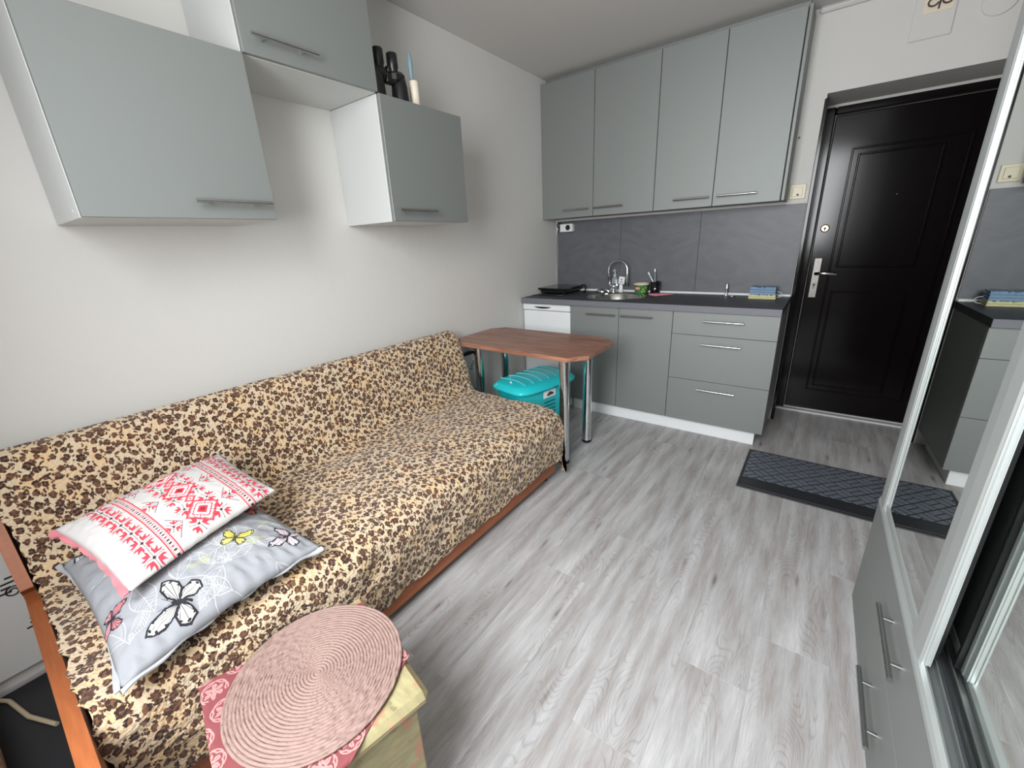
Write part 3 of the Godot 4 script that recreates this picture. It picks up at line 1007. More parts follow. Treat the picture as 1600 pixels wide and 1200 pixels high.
func build_wardrobe() -> void:
	# own axes: x into the wardrobe, z towards the window; the front is x = 0
	var o := thing("wardrobe", "grey wardrobe with sliding mirror doors above low drawers", "wardrobe", Vector3(2.158, 0, 2.2), "", atan2(0.018, 1.0))
	var b := new_st()
	bx(b, Vector3(0.03, 0.0, -0.598), Vector3(0.55, 2.3, -0.58), 0.001)
	bx(b, Vector3(0.03, 0.0, 1.28), Vector3(0.55, 2.3, 1.298), 0.001)
	bx(b, Vector3(0.03, 0.012, -0.58), Vector3(0.55, 0.03, 1.28), 0.001)
	bx(b, Vector3(0.09, 0.405, -0.58), Vector3(0.55, 0.423, 1.28), 0.001)
	bx(b, Vector3(0.53, 0.03, -0.58), Vector3(0.549, 2.28, 1.28), 0.0)
	bx(b, Vector3(0.0, 2.28, -0.598), Vector3(0.55, 2.3, 1.298), 0.001)
	bx(b, Vector3(0.03, 0.03, 0.40), Vector3(0.53, 0.405, 0.42), 0.0)
	part("body", b, M.grey, o, true)
	for col in 2:
		var z0 := -0.6 if col == 0 else 0.4815
		var z1 := 0.479 if col == 0 else 1.298
		for q in [[0.004, 0.2215, 0.075], [0.2245, 0.4255, 0.3]]:
			var dr := part("drawer", box(Vector3(0.006, q[0], z0), Vector3(0.024, q[1], z1), 0.0012), M.grey, o, true)
			var h := bar_handle(dr, Vector3(0.006, q[2] + 0.04, -0.046 if col == 0 else 0.89), Vector3.BACK, Vector3.LEFT, 0.235, true, 0.024, 0.0065)
	# bottom rail: front lip, running grooves and rear lip
	var rl := new_st()
	bx(rl, Vector3(-0.004, 0.427, -0.552), Vector3(0.015, 0.448, 1.298), 0.005)
	part("track_lip", rl, M.alu_white, o, true)
	var tk := new_st()
	bx(tk, Vector3(0.015, 0.424, -0.552), Vector3(0.056, 0.432, 1.298), 0.0)
	bx(tk, Vector3(0.030, 0.432, -0.6), Vector3(0.0325, 0.446, 1.298), 0.0008)
	part("track", tk, M.groove, o, true)
	# sliding doors
	for i in 2:
		var d := Node3D.new()
		d.name = "mirror_door"
		o.add_child(d, true)
		var zr := -0.535 if i == 0 else -0.06
		var zl := 0.110 if i == 0 else 0.80
		var x := 0.008 if i == 0 else 0.043
		var y0 := 0.45 if i == 0 else 0.434
		var y1 := 2.26
		d.position = Vector3(x, 0, (zr + zl) / 2.0)
		d.rotation.y = 0.0065 if i == 0 else 0.0
		var a := zr - d.position.z
		var c := zl - d.position.z
		part("mirror", box(Vector3(0.0, y0 + (0.015 if i == 0 else 0.008), a + 0.02), Vector3(0.006, y1 - 0.01, c - 0.02), 0.0), M.mirror, d, true)
		part("back_board", box(Vector3(0.006, y0 + 0.015, a + 0.02), Vector3(0.010, y1 - 0.01, c - 0.02), 0.0), M.back_board, d, true)
		part("rail", box(Vector3(-0.002, y0, a + 0.015), Vector3(0.012, y0 + (0.022 if i == 0 else 0.008), c - 0.015), 0.003), M.alu_white if i == 0 else M.rubber, d, true)
		part("rail", box(Vector3(-0.002, y1 - 0.02, a + 0.015), Vector3(0.015, y1, c - 0.015), 0.003), M.alu_white, d, true)
		for s in 2:
			# upright: broad flat band with grooved flanks that step back to the glass
			var pf := []
			var fw := 0.083 if s == 1 and i == 0 else 0.068
			for q in [[0.006, fw], [-0.0005, fw], [-0.001, fw - 0.0015], [-0.0025, fw - 0.0015], [-0.003, fw + 0.001], [-0.0055, fw + 0.001], [-0.006, fw - 0.002], [-0.0085, fw - 0.005], [-0.010, fw * 0.5], [-0.0085, 0.005], [-0.006, 0.001], [-0.0055, -0.001], [-0.003, -0.001], [-0.0025, 0.0015], [-0.001, 0.0015], [-0.0005, 0.0], [0.004, 0.0], [0.0045, 0.0015], [0.006, 0.0015], [0.0065, 0.0], [0.008, 0.0], [0.010, 0.012], [0.012, 0.012], [0.012, 0.03]]:
				pf.append(Vector2(q[0], a + q[1] if s == 0 else c - q[1]))
			var su := new_st()
			profile_bar(su, pf, y0 - 0.002, y1)
			part("stile", su, M.alu_white, d, true)
		if i == 0:
			part("brush_strip", box(Vector3(0.0125, y0, c - 0.03), Vector3(0.022, y1, c - 0.022), 0.001), M.black, d, true)

# ------------------------------------------------------------------ sofa
func build_sofa() -> void:
	var so := thing("sofa", "orange-brown wooden sofa bed under a leopard throw along the left wall", "sofa", Vector3(0.45, 0, 2.38))
	part("seat_mattress", box(Vector3(0.12, 0.14, 1.46), Vector3(0.83, 0.385, 3.305), 0.05), M.pillow_white, so)
	var bk := new_st()
	slab_yz_back(bk)
	part("backrest", bk, M.pillow_white, so)
	part("front_board", box(Vector3(0.815, 0.04, 1.48), Vector3(0.838, 0.23, 3.34), 0.003), M.sofa_wood, so)
	part("bed_box", box(Vector3(0.10, 0.045, 1.5), Vector3(0.80, 0.14, 3.3), 0.004), M.sofa_wood, so)
	# left end: seat cheek and the cheek of the backrest
	var ch := new_st()
	prism_z(ch, [Vector2(0.235, 0.05), Vector2(1.0, 0.05), Vector2(1.02, 0.20), Vector2(1.0, 0.375), Vector2(0.97, 0.40), Vector2(0.30, 0.405), Vector2(0.235, 0.40)], 3.318, 3.346)
	part("seat_cheek", ch, M.sofa_wood, so)
	var ck := new_st()
	prism_z(ck, [Vector2(0.05, 0.05), Vector2(0.232, 0.05), Vector2(0.232, 0.405), Vector2(0.255, 0.43), Vector2(0.10, 0.73), Vector2(0.055, 0.755), Vector2(0.03, 0.74), Vector2(0.04, 0.45)], 3.322, 3.348)
	part("back_cheek", ck, M.sofa_wood, so)
	for q in [[0.79, 1.53], [0.79, 3.25], [0.16, 1.53], [0.16, 3.25]]:
		var ft := new_st()
		lathe(ft, Vector3(q[0], 0, q[1]), [Vector2(0, 0), Vector2(0.022, 0), Vector2(0.024, 0.02), Vector2(0.02, 0.046), Vector2(0, 0.046)], 16)
		part("foot", ft, M.black, so)

	# throw: profile from behind the back, over the top, down to the seat and over the front edge
	var keys := [Vector2(0.035, 0.50), Vector2(0.035, 0.62), Vector2(0.036, 0.73), Vector2(0.05, 0.768), Vector2(0.082, 0.783), Vector2(0.118, 0.772), Vector2(0.143, 0.738), Vector2(0.165, 0.66), Vector2(0.190, 0.57), Vector2(0.215, 0.48), Vector2(0.24, 0.436), Vector2(0.30, 0.420), Vector2(0.45, 0.423), Vector2(0.60, 0.424), Vector2(0.75, 0.420), Vector2(0.82, 0.408), Vector2(0.858, 0.378), Vector2(0.873, 0.33), Vector2(0.873, 0.25), Vector2(0.867, 0.18), Vector2(0.860, 0.115)]
	var cv := Curve2D.new()
	for i in keys.size():
		var p: Vector2 = keys[i]
		var t: Vector2 = (keys[mini(i + 1, keys.size() - 1)] - keys[maxi(i - 1, 0)]) / 6.0
		cv.add_point(p, -t, t)
	var total := cv.get_baked_length()
	var nz := noise(4, 2.2, 2)
	var ne := noise(6, 14.0, 2)
	var z_near := 3.316
	var z_far := 1.458
	var flap := 0.30
	var span := z_near - z_far + flap
	var f := func(u: float, v: float) -> Array:
		var s := u * total
		var p := cv.sample_baked(s)
		var along := v * span
		var z := z_near - along
		var drop := 0.0
		if z < z_far + 0.03:
			# round the end edge, then hang down
			var d := z_far + 0.03 - z
			var r := 0.05
			var th := minf(d / r, PI / 2.0)
			z = z_far + 0.03 - r * sin(th)
			drop = r * (1.0 - cos(th)) + maxf(0.0, d - r * PI / 2.0)
		var y := p.y - drop
		var x := p.x
		if x < 0.26 and p.y > 0.43:
			y = maxf(y, 0.40)
		# sag and soft wrinkles
		var k := clampf((x - 0.25) * 6.0, 0, 1)
		var wr := nz.get_noise_2d(s * 2.0, along * 1.2)
		var q := Vector3(x, y, z)
		var flat := clampf((p.y - 0.34) * 16.0, 0, 1) * k
		q.y += (wr * 0.010 - 0.010 * exp(-pow((along - 0.25) / 0.35, 2.0))) * flat
		var front := clampf((0.41 - p.y) * 16.0, 0, 1) * clampf((x - 0.78) * 20.0, 0, 1)
		q.x += (wr * 0.014 + ne.get_noise_2d(along * 0.5, s) * 0.008) * front + wr * 0.006 * (1.0 - k)
		if u > 0.995:
			q.y += ne.get_noise_2d(along * 0.35, 3.0) * 0.012 + nz.get_noise_2d(along * 0.6, 9.0) * 0.02
		if v < 0.003:
			q.z += ne.get_noise_2d(s * 1.3, 1.0) * 0.012
		q.y = maxf(q.y, 0.03)
		return [q, Vector2(s / 0.52, along / 0.52)]
	var tt := thing("throw_blanket", "leopard print fleece throw covering the sofa's back and seat", "throw", Vector3(0.45, 0.42, 2.38))
	var st := new_st()
	grid(st, 130, 200, f, true)
	part("throw_cloth", st, M.fleece, tt)
	pillows()

func slab_yz_back(st: SurfaceTool) -> void:
	prism_z(st, [Vector2(0.045, 0.30), Vector2(0.20, 0.30), Vector2(0.18, 0.52), Vector2(0.13, 0.70), Vector2(0.10, 0.745), Vector2(0.06, 0.745), Vector2(0.047, 0.70)], 1.47, 3.31)

# outline in (x, y), extruded along z
func prism_z(st: SurfaceTool, prof: Array, z0: float, z1: float) -> void:
	st.set_smooth_group(-1)
	var n := prof.size()
	var area := 0.0
	for i in n:
		area += prof[i].cross(prof[(i + 1) % n])
	for i in n:
		var a: Vector2 = prof[i]
		var b: Vector2 = prof[(i + 1) % n]
		var e := b - a
		var o2 := Vector2(e.y, -e.x) * (1.0 if area > 0.0 else -1.0)
		quad(st, Vector3(a.x, a.y, z0), Vector3(b.x, b.y, z0), Vector3(b.x, b.y, z1), Vector3(a.x, a.y, z1), Vector3(o2.x, o2.y, 0))
	var tris := Geometry2D.triangulate_polygon(PackedVector2Array(prof))
	for k in range(0, tris.size(), 3):
		for z in [z0, z1]:
			tri(st, Vector3(prof[tris[k]].x, prof[tris[k]].y, z), Vector3(prof[tris[k + 1]].x, prof[tris[k + 1]].y, z), Vector3(prof[tris[k + 2]].x, prof[tris[k + 2]].y, z), Vector3(0, 0, 1 if z == z1 else -1))

# stuffed pillow on four corners: c00 (u0 v0), c10 (u1 v0), c11, c01; flange keeps a flat seam
func pillow_mesh(c00: Vector3, c10: Vector3, c11: Vector3, c01: Vector3, thick: float, under: float, wrinkle: float, seed_n: int, pinch := 0.06) -> SurfaceTool:
	var st := new_st()
	var n := (c10 - c00).cross(c01 - c00).normalized()
	if n.y < 0:
		n = -n
	var nz := noise(seed_n, 5.0, 3)
	var mid := (c00 + c10 + c11 + c01) / 4.0
	for side in [1.0, -1.0]:
		var f := func(u: float, v: float) -> Array:
			var a := u * 2.0 - 1.0
			var b := v * 2.0 - 1.0
			# edges bow inwards between the corners
			var uu := 0.5 + a * 0.5 * (1.0 - pinch * (1.0 - b * b))
			var vv := 0.5 + b * 0.5 * (1.0 - pinch * (1.0 - a * a))
			var p := c00.lerp(c10, uu).lerp(c01.lerp(c11, uu), vv)
			var h := pow(maxf(0.0, 1.0 - pow(absf(a), 2.6)), 0.62) * pow(maxf(0.0, 1.0 - pow(absf(b), 2.6)), 0.62)
			var edge := clampf(minf(1.0 - absf(a), 1.0 - absf(b)) * 8.0, 0, 1)
			var w := nz.get_noise_2d(a * 1.6, b * 1.6) * wrinkle * (1.0 - 0.75 * h) * edge
			# crimps that run in from the seams
			w += sin(a * 38.0 + b * 3.0) * wrinkle * 0.35 * exp(-pow((1.0 - absf(b)) * 7.0, 2.0)) * edge
			w += sin(b * 30.0 + a * 3.0) * wrinkle * 0.35 * exp(-pow((1.0 - absf(a)) * 7.0, 2.0)) * edge
			var q: Vector3 = p + n * ((thick if side > 0 else -under) * h + w)
			return [q, Vector2(u, v)]
		var c := c00 + (c10 - c00).cross(c01 - c00)
		var up_is_flip: bool = (c10 - c00).cross(c01 - c00).dot(n) < 0.0
		grid(st, 64, 56, f, up_is_flip == (side > 0.0))
	return st

# narrow flat hem that follows one side of a pillow
func hem(a: Vector3, b: Vector3, out: Vector3, width: float, waves: int, bow: float, inward: Vector3) -> SurfaceTool:
	var st := new_st()
	for side in [0.0015, -0.0015]:
		var f := func(u: float, v: float) -> Array:
			var t := u * 2.0 - 1.0
			var p := a.lerp(b, u) + inward * bow * (1.0 - t * t)
			var wv := width * (0.75 + 0.25 * absf(sin(u * PI * waves))) if waves > 0 else width
			return [p + out * v * wv + Vector3.UP * (side + sin(u * 31.0) * 0.004 * v), Vector2(u * 8.0, v)]
		grid(st, 72, 3, f, side > 0.0)
		if side > 0.0:
			pass
	return st

func pillows() -> void:
	# grey pillow lies flat on the seat; u runs from the window end towards the kitchen, v from the backrest to the front
	var c00 := Vector3(0.285, 0.475, 3.262)
	var c10 := Vector3(0.30, 0.475, 2.81)
	var c11 := Vector3(0.835, 0.462, 2.800)
	var c01 := Vector3(0.878, 0.455, 3.258)
	var g := thing("pillow", "grey pillow printed with butterflies and white leaves, lying on the leopard throw", "pillow", Vector3(0.57, 0.43, 3.03))
	part("pillow_case", pillow_mesh(c00, c10, c11, c01, 0.085, 0.036, 0.013, 3), M.pillow_grey, g)
	var hm := hem(c01, c11, Vector3(0.9, -0.25, 0), 0.014, 0, 0.033, Vector3(-1, 0, 0))
	part("seam_hem", hm, M.pillow_grey_plain, g)
	part("seam_hem", hem(c01, c00, Vector3(0, -0.2, 0.9), 0.012, 0, 0.028, Vector3(0, 0, -1)), M.pillow_grey_plain, g)
	# small embroidered pillow leans on it and on the backrest
	var r00 := Vector3(0.345, 0.605, 3.245)
	var r10 := Vector3(0.315, 0.635, 2.835)
	var r11 := Vector3(0.62, 0.577, 2.80)
	var r01 := Vector3(0.735, 0.562, 3.185)
	var r := thing("pillow", "small white pillow with red folk embroidery on top of the grey pillow", "pillow", Vector3(0.5, 0.55, 3.02))
	part("pillow_case", pillow_mesh(r00, r10, r11, r01, 0.052, 0.030, 0.006, 8, 0.05), M.pillow_red, r)
	part("ribbon_trim", hem(r01, r00, Vector3(0.02, -0.25, 0.75), 0.022, 9, 0.02, Vector3(0, 0, -1)), M.ribbon, r)

# ------------------------------------------------------------------ table
func build_table() -> void:
	var t := thing("dining_table", "small walnut table with cut corners and four chrome legs by the sofa's end", "table", Vector3(0.5, 0, 1.18))
	var top := new_st()
	slab(top, [Vector2(0.03, 1.0), Vector2(0.10, 0.918), Vector2(0.862, 0.922), Vector2(0.962, 1.015), Vector2(0.972, 1.352), Vector2(0.893, 1.45), Vector2(0.13, 1.425), Vector2(0.03, 1.33)], 0.676, 0.70, 0.003)
	part("tabletop", top, M.walnut, t)
	for q in [[0.165, 1.30], [0.155, 1.01], [0.795, 1.302], [0.785, 0.985]]:
		var l := new_st()
		tube(l, [Vector3(q[0], 0.018, q[1]), Vector3(q[0], 0.677, q[1])], 0.029, 28)
		var lg := part("leg", l, M.chrome, t)
		var fo := new_st()
		lathe(fo, Vector3(q[0], 0, q[1]), [Vector2(0, 0), Vector2(0.027, 0), Vector2(0.031, 0.004), Vector2(0.031, 0.016), Vector2(0.029, 0.02), Vector2(0, 0.02)], 24)
		part("foot", fo, M.black, lg)

# ------------------------------------------------------------------ stool, cloth, placemat
func build_stool() -> void:
	var ang := -0.21
	var o := thing("stool", "worn wooden stool with flaking pale yellow paint in front of the sofa", "stool", Vector3(1.172, 0, 3.02), "", ang)
	var h := 0.172
	part("seat", box(Vector3(-h, 0.385, -h), Vector3(h, 0.418, h), 0.012), M.flaked, o, true)
	for s in [-1.0, 1.0]:
		var sd := new_st()
		bx(sd, Vector3(s * (h - 0.028) - 0.011, 0.0, -h + 0.025), Vector3(s * (h - 0.028) + 0.011, 0.385, h - 0.025), 0.003)
		part("side_board", sd, M.flaked, o, true)
		var ap := new_st()
		bx(ap, Vector3(-h + 0.04, 0.30, s * (h - 0.04) - 0.009), Vector3(h - 0.04, 0.385, s * (h - 0.04) + 0.009), 0.002)
		part("apron", ap, M.flaked, o, true)
	var ck := thing("cloth", "dusty red damask cloth square spread over the stool seat", "cloth", Vector3(1.15, 0.418, 2.99))
	var st := new_st()
	var nz := noise(66, 9.0, 2)
	var q00 := Vector2(1.068, 2.832)
	var q10 := Vector2(1.282, 2.862)
	var q11 := Vector2(1.44, 3.29)
	var q01 := Vector2(0.93, 3.27)
	for side in [0.0, 1.0]:
		var f := func(u: float, v: float) -> Array:
			var p := q00.lerp(q10, u).lerp(q01.lerp(q11, u), v)
			var l := (p - Vector2(1.172, 3.02)).rotated(ang)
			var over := maxf(maxf(absf(l.x), absf(l.y)) - h, 0.0)
			var pull := p
			var drop := 0.0
			if over > 0.0:
				drop = maxf(0.0, over - 0.008)
				var m := maxf(absf(l.x), absf(l.y))
				var l2 := Vector2(clampf(l.x, -h - 0.009, h + 0.009), clampf(l.y, -h - 0.009, h + 0.009))
				pull = Vector2(1.172, 3.02) + l2.rotated(-ang)
			var y: float = 0.0025 + 0.0018 * nz.get_noise_2d(p.x * 2.0, p.y * 2.0) - 0.0015 * side - drop
			return [Vector3(pull.x - ck.position.x, y, pull.y - ck.position.z), p / 0.17]
		grid(st, 60, 60, f, side < 0.5)
	part("cloth_square", st, M.damask, ck, true)
	# braided placemat: concentric cords
	var pr := [Vector2(0.0, 0.0)]
	var R := 0.1745
	var rings := 26
	pr = [Vector2(0.0, 0.0), Vector2(R - 0.003, 0.0), Vector2(R, 0.003)]
	for k in range(rings - 1, -1, -1):
		var r0 := R * k / rings
		var r1 := R * (k + 1) / rings
		for q in [[0.82, 0.0050], [0.5, 0.0060], [0.18, 0.0050], [0.0, 0.0030]]:
			pr.append(Vector2(lerpf(r0, r1, q[0]), q[1]))
	pr[pr.size() - 1] = Vector2(0, 0.004)
	var pm := new_st()
	lathe(pm, Vector3(1.1545, 0.4225, 3.001), pr, 120)
	single("placemat", pm, M.mat_pink, "round dusty pink braided placemat lying on the red cloth", "placemat")

# ------------------------------------------------------------------ things on the worktop
func build_worktop_items() -> void:
	var T := 0.8605
	# round inset sink
	var sk := thing("sink", "round stainless steel sink set into the dark worktop", "sink", Vector3(0.668, T, 0.29))
	var c := Vector3(0.668, T, 0.29)
	part("bowl", lathed(c, [Vector2(0.0, -0.14), Vector2(0.12, -0.138), Vector2(0.155, -0.12), Vector2(0.175, -0.06), Vector2(0.186, -0.008), Vector2(0.192, 0.0), Vector2(0.2, 0.0045), Vector2(0.214, 0.0035), Vector2(0.218, 0.0)], 72), M.sink, sk)
	part("drain", lathed(c + Vector3(0, -0.139, 0), [Vector2(0.038, 0.0), Vector2(0.036, 0.004), Vector2(0.022, 0.002), Vector2(0.0, 0.001)], 28), M.chrome, sk)
	var fa := thing("faucet", "chrome gooseneck kitchen tap behind the round sink", "faucet", Vector3(0.55, T, 0.075))
	var fb := new_st()
	lathe(fb, Vector3(0.555, T, 0.075), [Vector2(0, 0), Vector2(0.027, 0), Vector2(0.027, 0.006), Vector2(0.022, 0.012), Vector2(0.021, 0.05), Vector2(0.017, 0.062), Vector2(0.0, 0.066)], 24)
	tube(fb, [Vector3(0.555, T + 0.035, 0.075), Vector3(0.545, T + 0.045, 0.12), Vector3(0.54, T + 0.02, 0.155)], [0.016, 0.014, 0.011], 14)
	part("body", fb, M.chrome, fa)
	var gp := []
	gp.append(Vector3(0.53, T + 0.03, 0.08))
	gp.append(Vector3(0.522, T + 0.1, 0.09))
	for k in 13:
		var a := PI * (1.0 - k / 12.0)
		gp.append(Vector3(0.5955 + cos(a) * 0.0755, T + 0.172 + sin(a) * 0.072, 0.10))
	gp.append(Vector3(0.673, T + 0.10, 0.102))
	gp.append(Vector3(0.673, T + 0.075, 0.102))
	part("spout", tubed(gp, 0.0075, 14), M.chrome, fa)
	part("nozzle", tubed([Vector3(0.673, T + 0.082, 0.102), Vector3(0.676, T + 0.056, 0.102)], [0.010, 0.014], 16), M.black, fa)
	part("lever", tubed([Vector3(0.56, T + 0.06, 0.08), Vector3(0.60, T + 0.064, 0.13), Vector3(0.615, T + 0.068, 0.155)], [0.012, 0.008, 0.006], 12), M.chrome, fa)
	var pb := single("metal_cover", lathed(Vector3(0.465, T, 0.105), [Vector2(0, 0), Vector2(0.035, 0), Vector2(0.038, 0.008), Vector2(0.03, 0.022), Vector2(0.012, 0.03), Vector2(0, 0.031)], 28, 1.15, 0.9), M.chrome, "small domed metal cover beside the tap's left side", "cover")
	# clear soap pump
	var sp := thing("soap_dispenser", "clear soap bottle with a pump behind the tap", "soap bottle", Vector3(0.545, T, 0.031))
	part("bottle", lathed(Vector3(0.545, T, 0.031), [Vector2(0, 0), Vector2(0.024, 0), Vector2(0.025, 0.01), Vector2(0.025, 0.09), Vector2(0.018, 0.108), Vector2(0.010, 0.115), Vector2(0.010, 0.122), Vector2(0, 0.122)], 24, 1.1, 0.55), M.glass, sp)
	var pu := new_st()
	tube(pu, [Vector3(0.545, T + 0.12, 0.031), Vector3(0.545, T + 0.135, 0.031)], 0.012, 14)
	tube(pu, [Vector3(0.545, T + 0.135, 0.031), Vector3(0.545, T + 0.168, 0.031)], 0.005, 10)
	tube(pu, [Vector3(0.545, T + 0.166, 0.026), Vector3(0.545, T + 0.172, 0.034), Vector3(0.545, T + 0.166, 0.062)], [0.010, 0.010, 0.006], 12)
	part("pump", pu, M.edge, sp)
	# white packet standing on a stem-like base
	var wp := thing("label_bottle", "white bottle with a tilted white label card to the right of the tap", "bottle", Vector3(0.603, T, 0.046))
	part("bottle", lathed(Vector3(0.603, T, 0.046), [Vector2(0, 0), Vector2(0.018, 0), Vector2(0.019, 0.006), Vector2(0.016, 0.05), Vector2(0.012, 0.07), Vector2(0, 0.072)], 20, 1.0, 0.8), M.white_gloss, wp)
	var cd := part("card", box(Vector3(-0.025, 0.0, -0.006), Vector3(0.025, 0.058, 0.006), 0.004), M.white_gloss, wp)
	cd.position = Vector3(0.008, 0.064, 0.016)
	cd.rotation = Vector3(0, 0, -0.12)
	var em := part("emblem", lathed(Vector3.ZERO, [Vector2(0, 0), Vector2(0.006, 0), Vector2(0.006, 0.001), Vector2(0, 0.001)], 6), M.ink, cd, true)
	em.position = Vector3(0.0, 0.034, 0.0055)
	em.rotation.x = PI / 2.0
	part("print", box(Vector3(-0.012, 0.014, 0.0055), Vector3(0.012, 0.018, 0.0066), 0.0), M.ink, cd, true)
	# green ice-cream tub used as a cup
	var tb := thing("tub", "green paper tub with a white rim and a red patch beside the sink", "tub", Vector3(0.778, T, 0.075))
	var tc := Vector3(0.778, T, 0.075)
	part("cup", lathed(tc, [Vector2(0, 0), Vector2(0.044, 0), Vector2(0.046, 0.003), Vector2(0.054, 0.066)], 36), M.green, tb)
	part("rim", lathed(tc, [Vector2(0.0535, 0.0645), Vector2(0.057, 0.066), Vector2(0.058, 0.072), Vector2(0.055, 0.076), Vector2(0.052, 0.070), Vector2(0.044, 0.008), Vector2(0, 0.008)], 36), M.cream, tb)
	var pt := new_st()
	for k in 6:
		var a0 := 1.45 + k * 0.14
		for e in 1:
			var A := Vector3(cos(a0), 0, sin(a0))
			var B := Vector3(cos(a0 + 0.14), 0, sin(a0 + 0.14))
			var jag := 0.004 * (k % 2)
			quad(pt, tc + A * 0.0503 + Vector3.UP * (0.028 + jag), tc + B * 0.0503 + Vector3.UP * (0.028 + jag), tc + B * 0.0548 + Vector3.UP * (0.056 - jag), tc + A * 0.0548 + Vector3.UP * (0.056 - jag), A)
	part("red_label", pt, M.red, tb)
	var wl := new_st()
	for k in 5:
		var a0 := 1.50 + k * 0.15
		var A := Vector3(cos(a0), 0, sin(a0))
		var B := Vector3(cos(a0 + 0.09), 0, sin(a0 + 0.09))
		quad(wl, tc + A * 0.0525 + Vector3.UP * 0.034, tc + B * 0.0525 + Vector3.UP * 0.034, tc + B * 0.0548 + Vector3.UP * 0.049, tc + A * 0.0548 + Vector3.UP * 0.049, A)
	part("lettering", wl, M.cream, tb)
	var sw := new_st()
	for q in [[0.75, 0.02], [0.95, 0.035], [0.6, 0.045], [1.1, 0.018]]:
		var A := Vector3(cos(q[0]), 0, sin(q[0]))
		var t := Vector3(-A.z, 0, A.x)
		var r: float = 0.0462 + q[1] * 0.118 + 0.0008
		quad(sw, tc + A * r - t * 0.007 + Vector3.UP * (q[1] - 0.006), tc + A * r + t * 0.004 + Vector3.UP * (q[1] - 0.003), tc + A * (r + 0.0012) + t * 0.007 + Vector3.UP * (q[1] + 0.006), tc + A * (r + 0.001) - t * 0.004 + Vector3.UP * (q[1] + 0.004), A)
	part("leaf_print", sw, mat(c8(206, 206, 96), 0.5), tb)
	# toothbrush glass
	var gl := thing("tumbler", "dark glass tumbler holding two toothbrushes on the worktop", "tumbler", Vector3(0.878, T, 0.06))
	var gc := Vector3(0.878, T, 0.06)
	var dg := mat(Color(0.10, 0.06, 0.06, 0.72), 0.05)
	dg.transparency = BaseMaterial3D.TRANSPARENCY_ALPHA
	part("glass_wall", lathed(gc, [Vector2(0, 0), Vector2(0.032, 0), Vector2(0.034, 0.004), Vector2(0.037, 0.088), Vector2(0.035, 0.088), Vector2(0.031, 0.008), Vector2(0, 0.008)], 28), dg, gl)
	for q in [[Vector3(0.872, T + 0.01, 0.062), Vector3(0.857, T + 0.09, 0.06), Vector3(0.818, T + 0.155, 0.058), M.white_gloss, "white toothbrush leaning left in the dark tumbler"], [Vector3(0.884, T + 0.01, 0.062), Vector3(0.872, T + 0.1, 0.055), Vector3(0.865, T + 0.18, 0.05), M.blue_pale, "pale blue toothbrush standing upright in the dark tumbler"]]:
		var tbn := thing("toothbrush", q[4], "toothbrush", q[0], "toothbrushes in the tumbler")
		part("handle", tubed([q[0], q[1], q[2]], [0.005, 0.005, 0.0035], 10), q[3], tbn)
		var dd: Vector3 = (q[2] - q[1]).normalized()
		var hb: Vector3 = q[2] - dd * 0.012
		var hs := new_st()
		tube(hs, [hb - dd * 0.010, hb + dd * 0.010], 0.0065, 8)
		part("bristles", hs, M.white_gloss, tbn)
	# pink cloth
	single("cleaning_cloth", cloth_slab([Vector2(0.845, 0.115), Vector2(0.90, 0.075), Vector2(1.02, 0.055), Vector2(1.015, 0.085), Vector2(0.93, 0.20), Vector2(0.865, 0.155)], T + 0.0005, 0.010, 3), M.pink_cloth, "pink cleaning cloth lying flat to the right of the sink", "cloth")
	# small upright metal opener and a dark disc
	var op := thing("corkscrew", "small upright metal corkscrew standing at the back of the worktop", "corkscrew", Vector3(1.364, T, 0.05))
	part("blade", tubed([Vector3(1.364, T + 0.045, 0.05), Vector3(1.364, T + 0.07, 0.05), Vector3(1.362, T + 0.088, 0.05)], [0.0075, 0.006, 0.001], 12), M.chrome, op)
	part("handle", tubed([Vector3(1.364, T, 0.05), Vector3(1.364, T + 0.02, 0.05), Vector3(1.364, T + 0.047, 0.05)], [0.010, 0.007, 0.009], 14), M.steel, op)
	single("metal_disc", lathed(Vector3(1.405, T, 0.075), [Vector2(0, 0), Vector2(0.027, 0), Vector2(0.029, 0.003), Vector2(0.02, 0.006), Vector2(0, 0.007)], 28), M.steel, "small flat metal disc lying beside the upright corkscrew", "disc")
	# folded towels
	single("towel", folded(Vector3(1.515, T, 0.075), Vector3(1.665, T + 0.026, 0.175), 2, 21), M.yellow_cloth, "folded pale yellow towel at the bottom of the small stack", "towel")
	single("towel", folded(Vector3(1.518, T + 0.0265, 0.078), Vector3(1.66, T + 0.072, 0.165), 3, 22), M.blue_cloth, "folded blue towel on top of the pale yellow towel", "towel")
	var lp := []
	for k in 9:
		var a := PI * k / 8.0
		lp.append(Vector3(1.664 + sin(a) * 0.03, T + 0.004 + (1.0 + cos(a)) * 0.018, 0.10))
	single("cord_loop", tubed(lp, 0.0022, 8), M.edge, "thin pale cord loop hanging from the end of the folded towels", "cord")
	# portable hob
	var hb := thing("hob", "black glass portable hob on the worktop in the corner", "hob", Vector3(0.14, T, 0.2))
	part("casing", box(Vector3(0.022, T + 0.01, 0.05), Vector3(0.252, T + 0.036, 0.32), 0.006), M.black, hb)
	part("glass_top", box(Vector3(0.008, T + 0.036, 0.035), Vector3(0.265, T + 0.050, 0.335), 0.003), M.black_gloss, hb)
	for q in [[0.045, 0.07], [0.23, 0.07], [0.045, 0.295], [0.23, 0.295]]:
		part("foot", lathed(Vector3(q[0], T, q[1]), [Vector2(0, 0), Vector2(0.012, 0), Vector2(0.012, 0.011), Vector2(0, 0.011)], 14), M.black, hb)
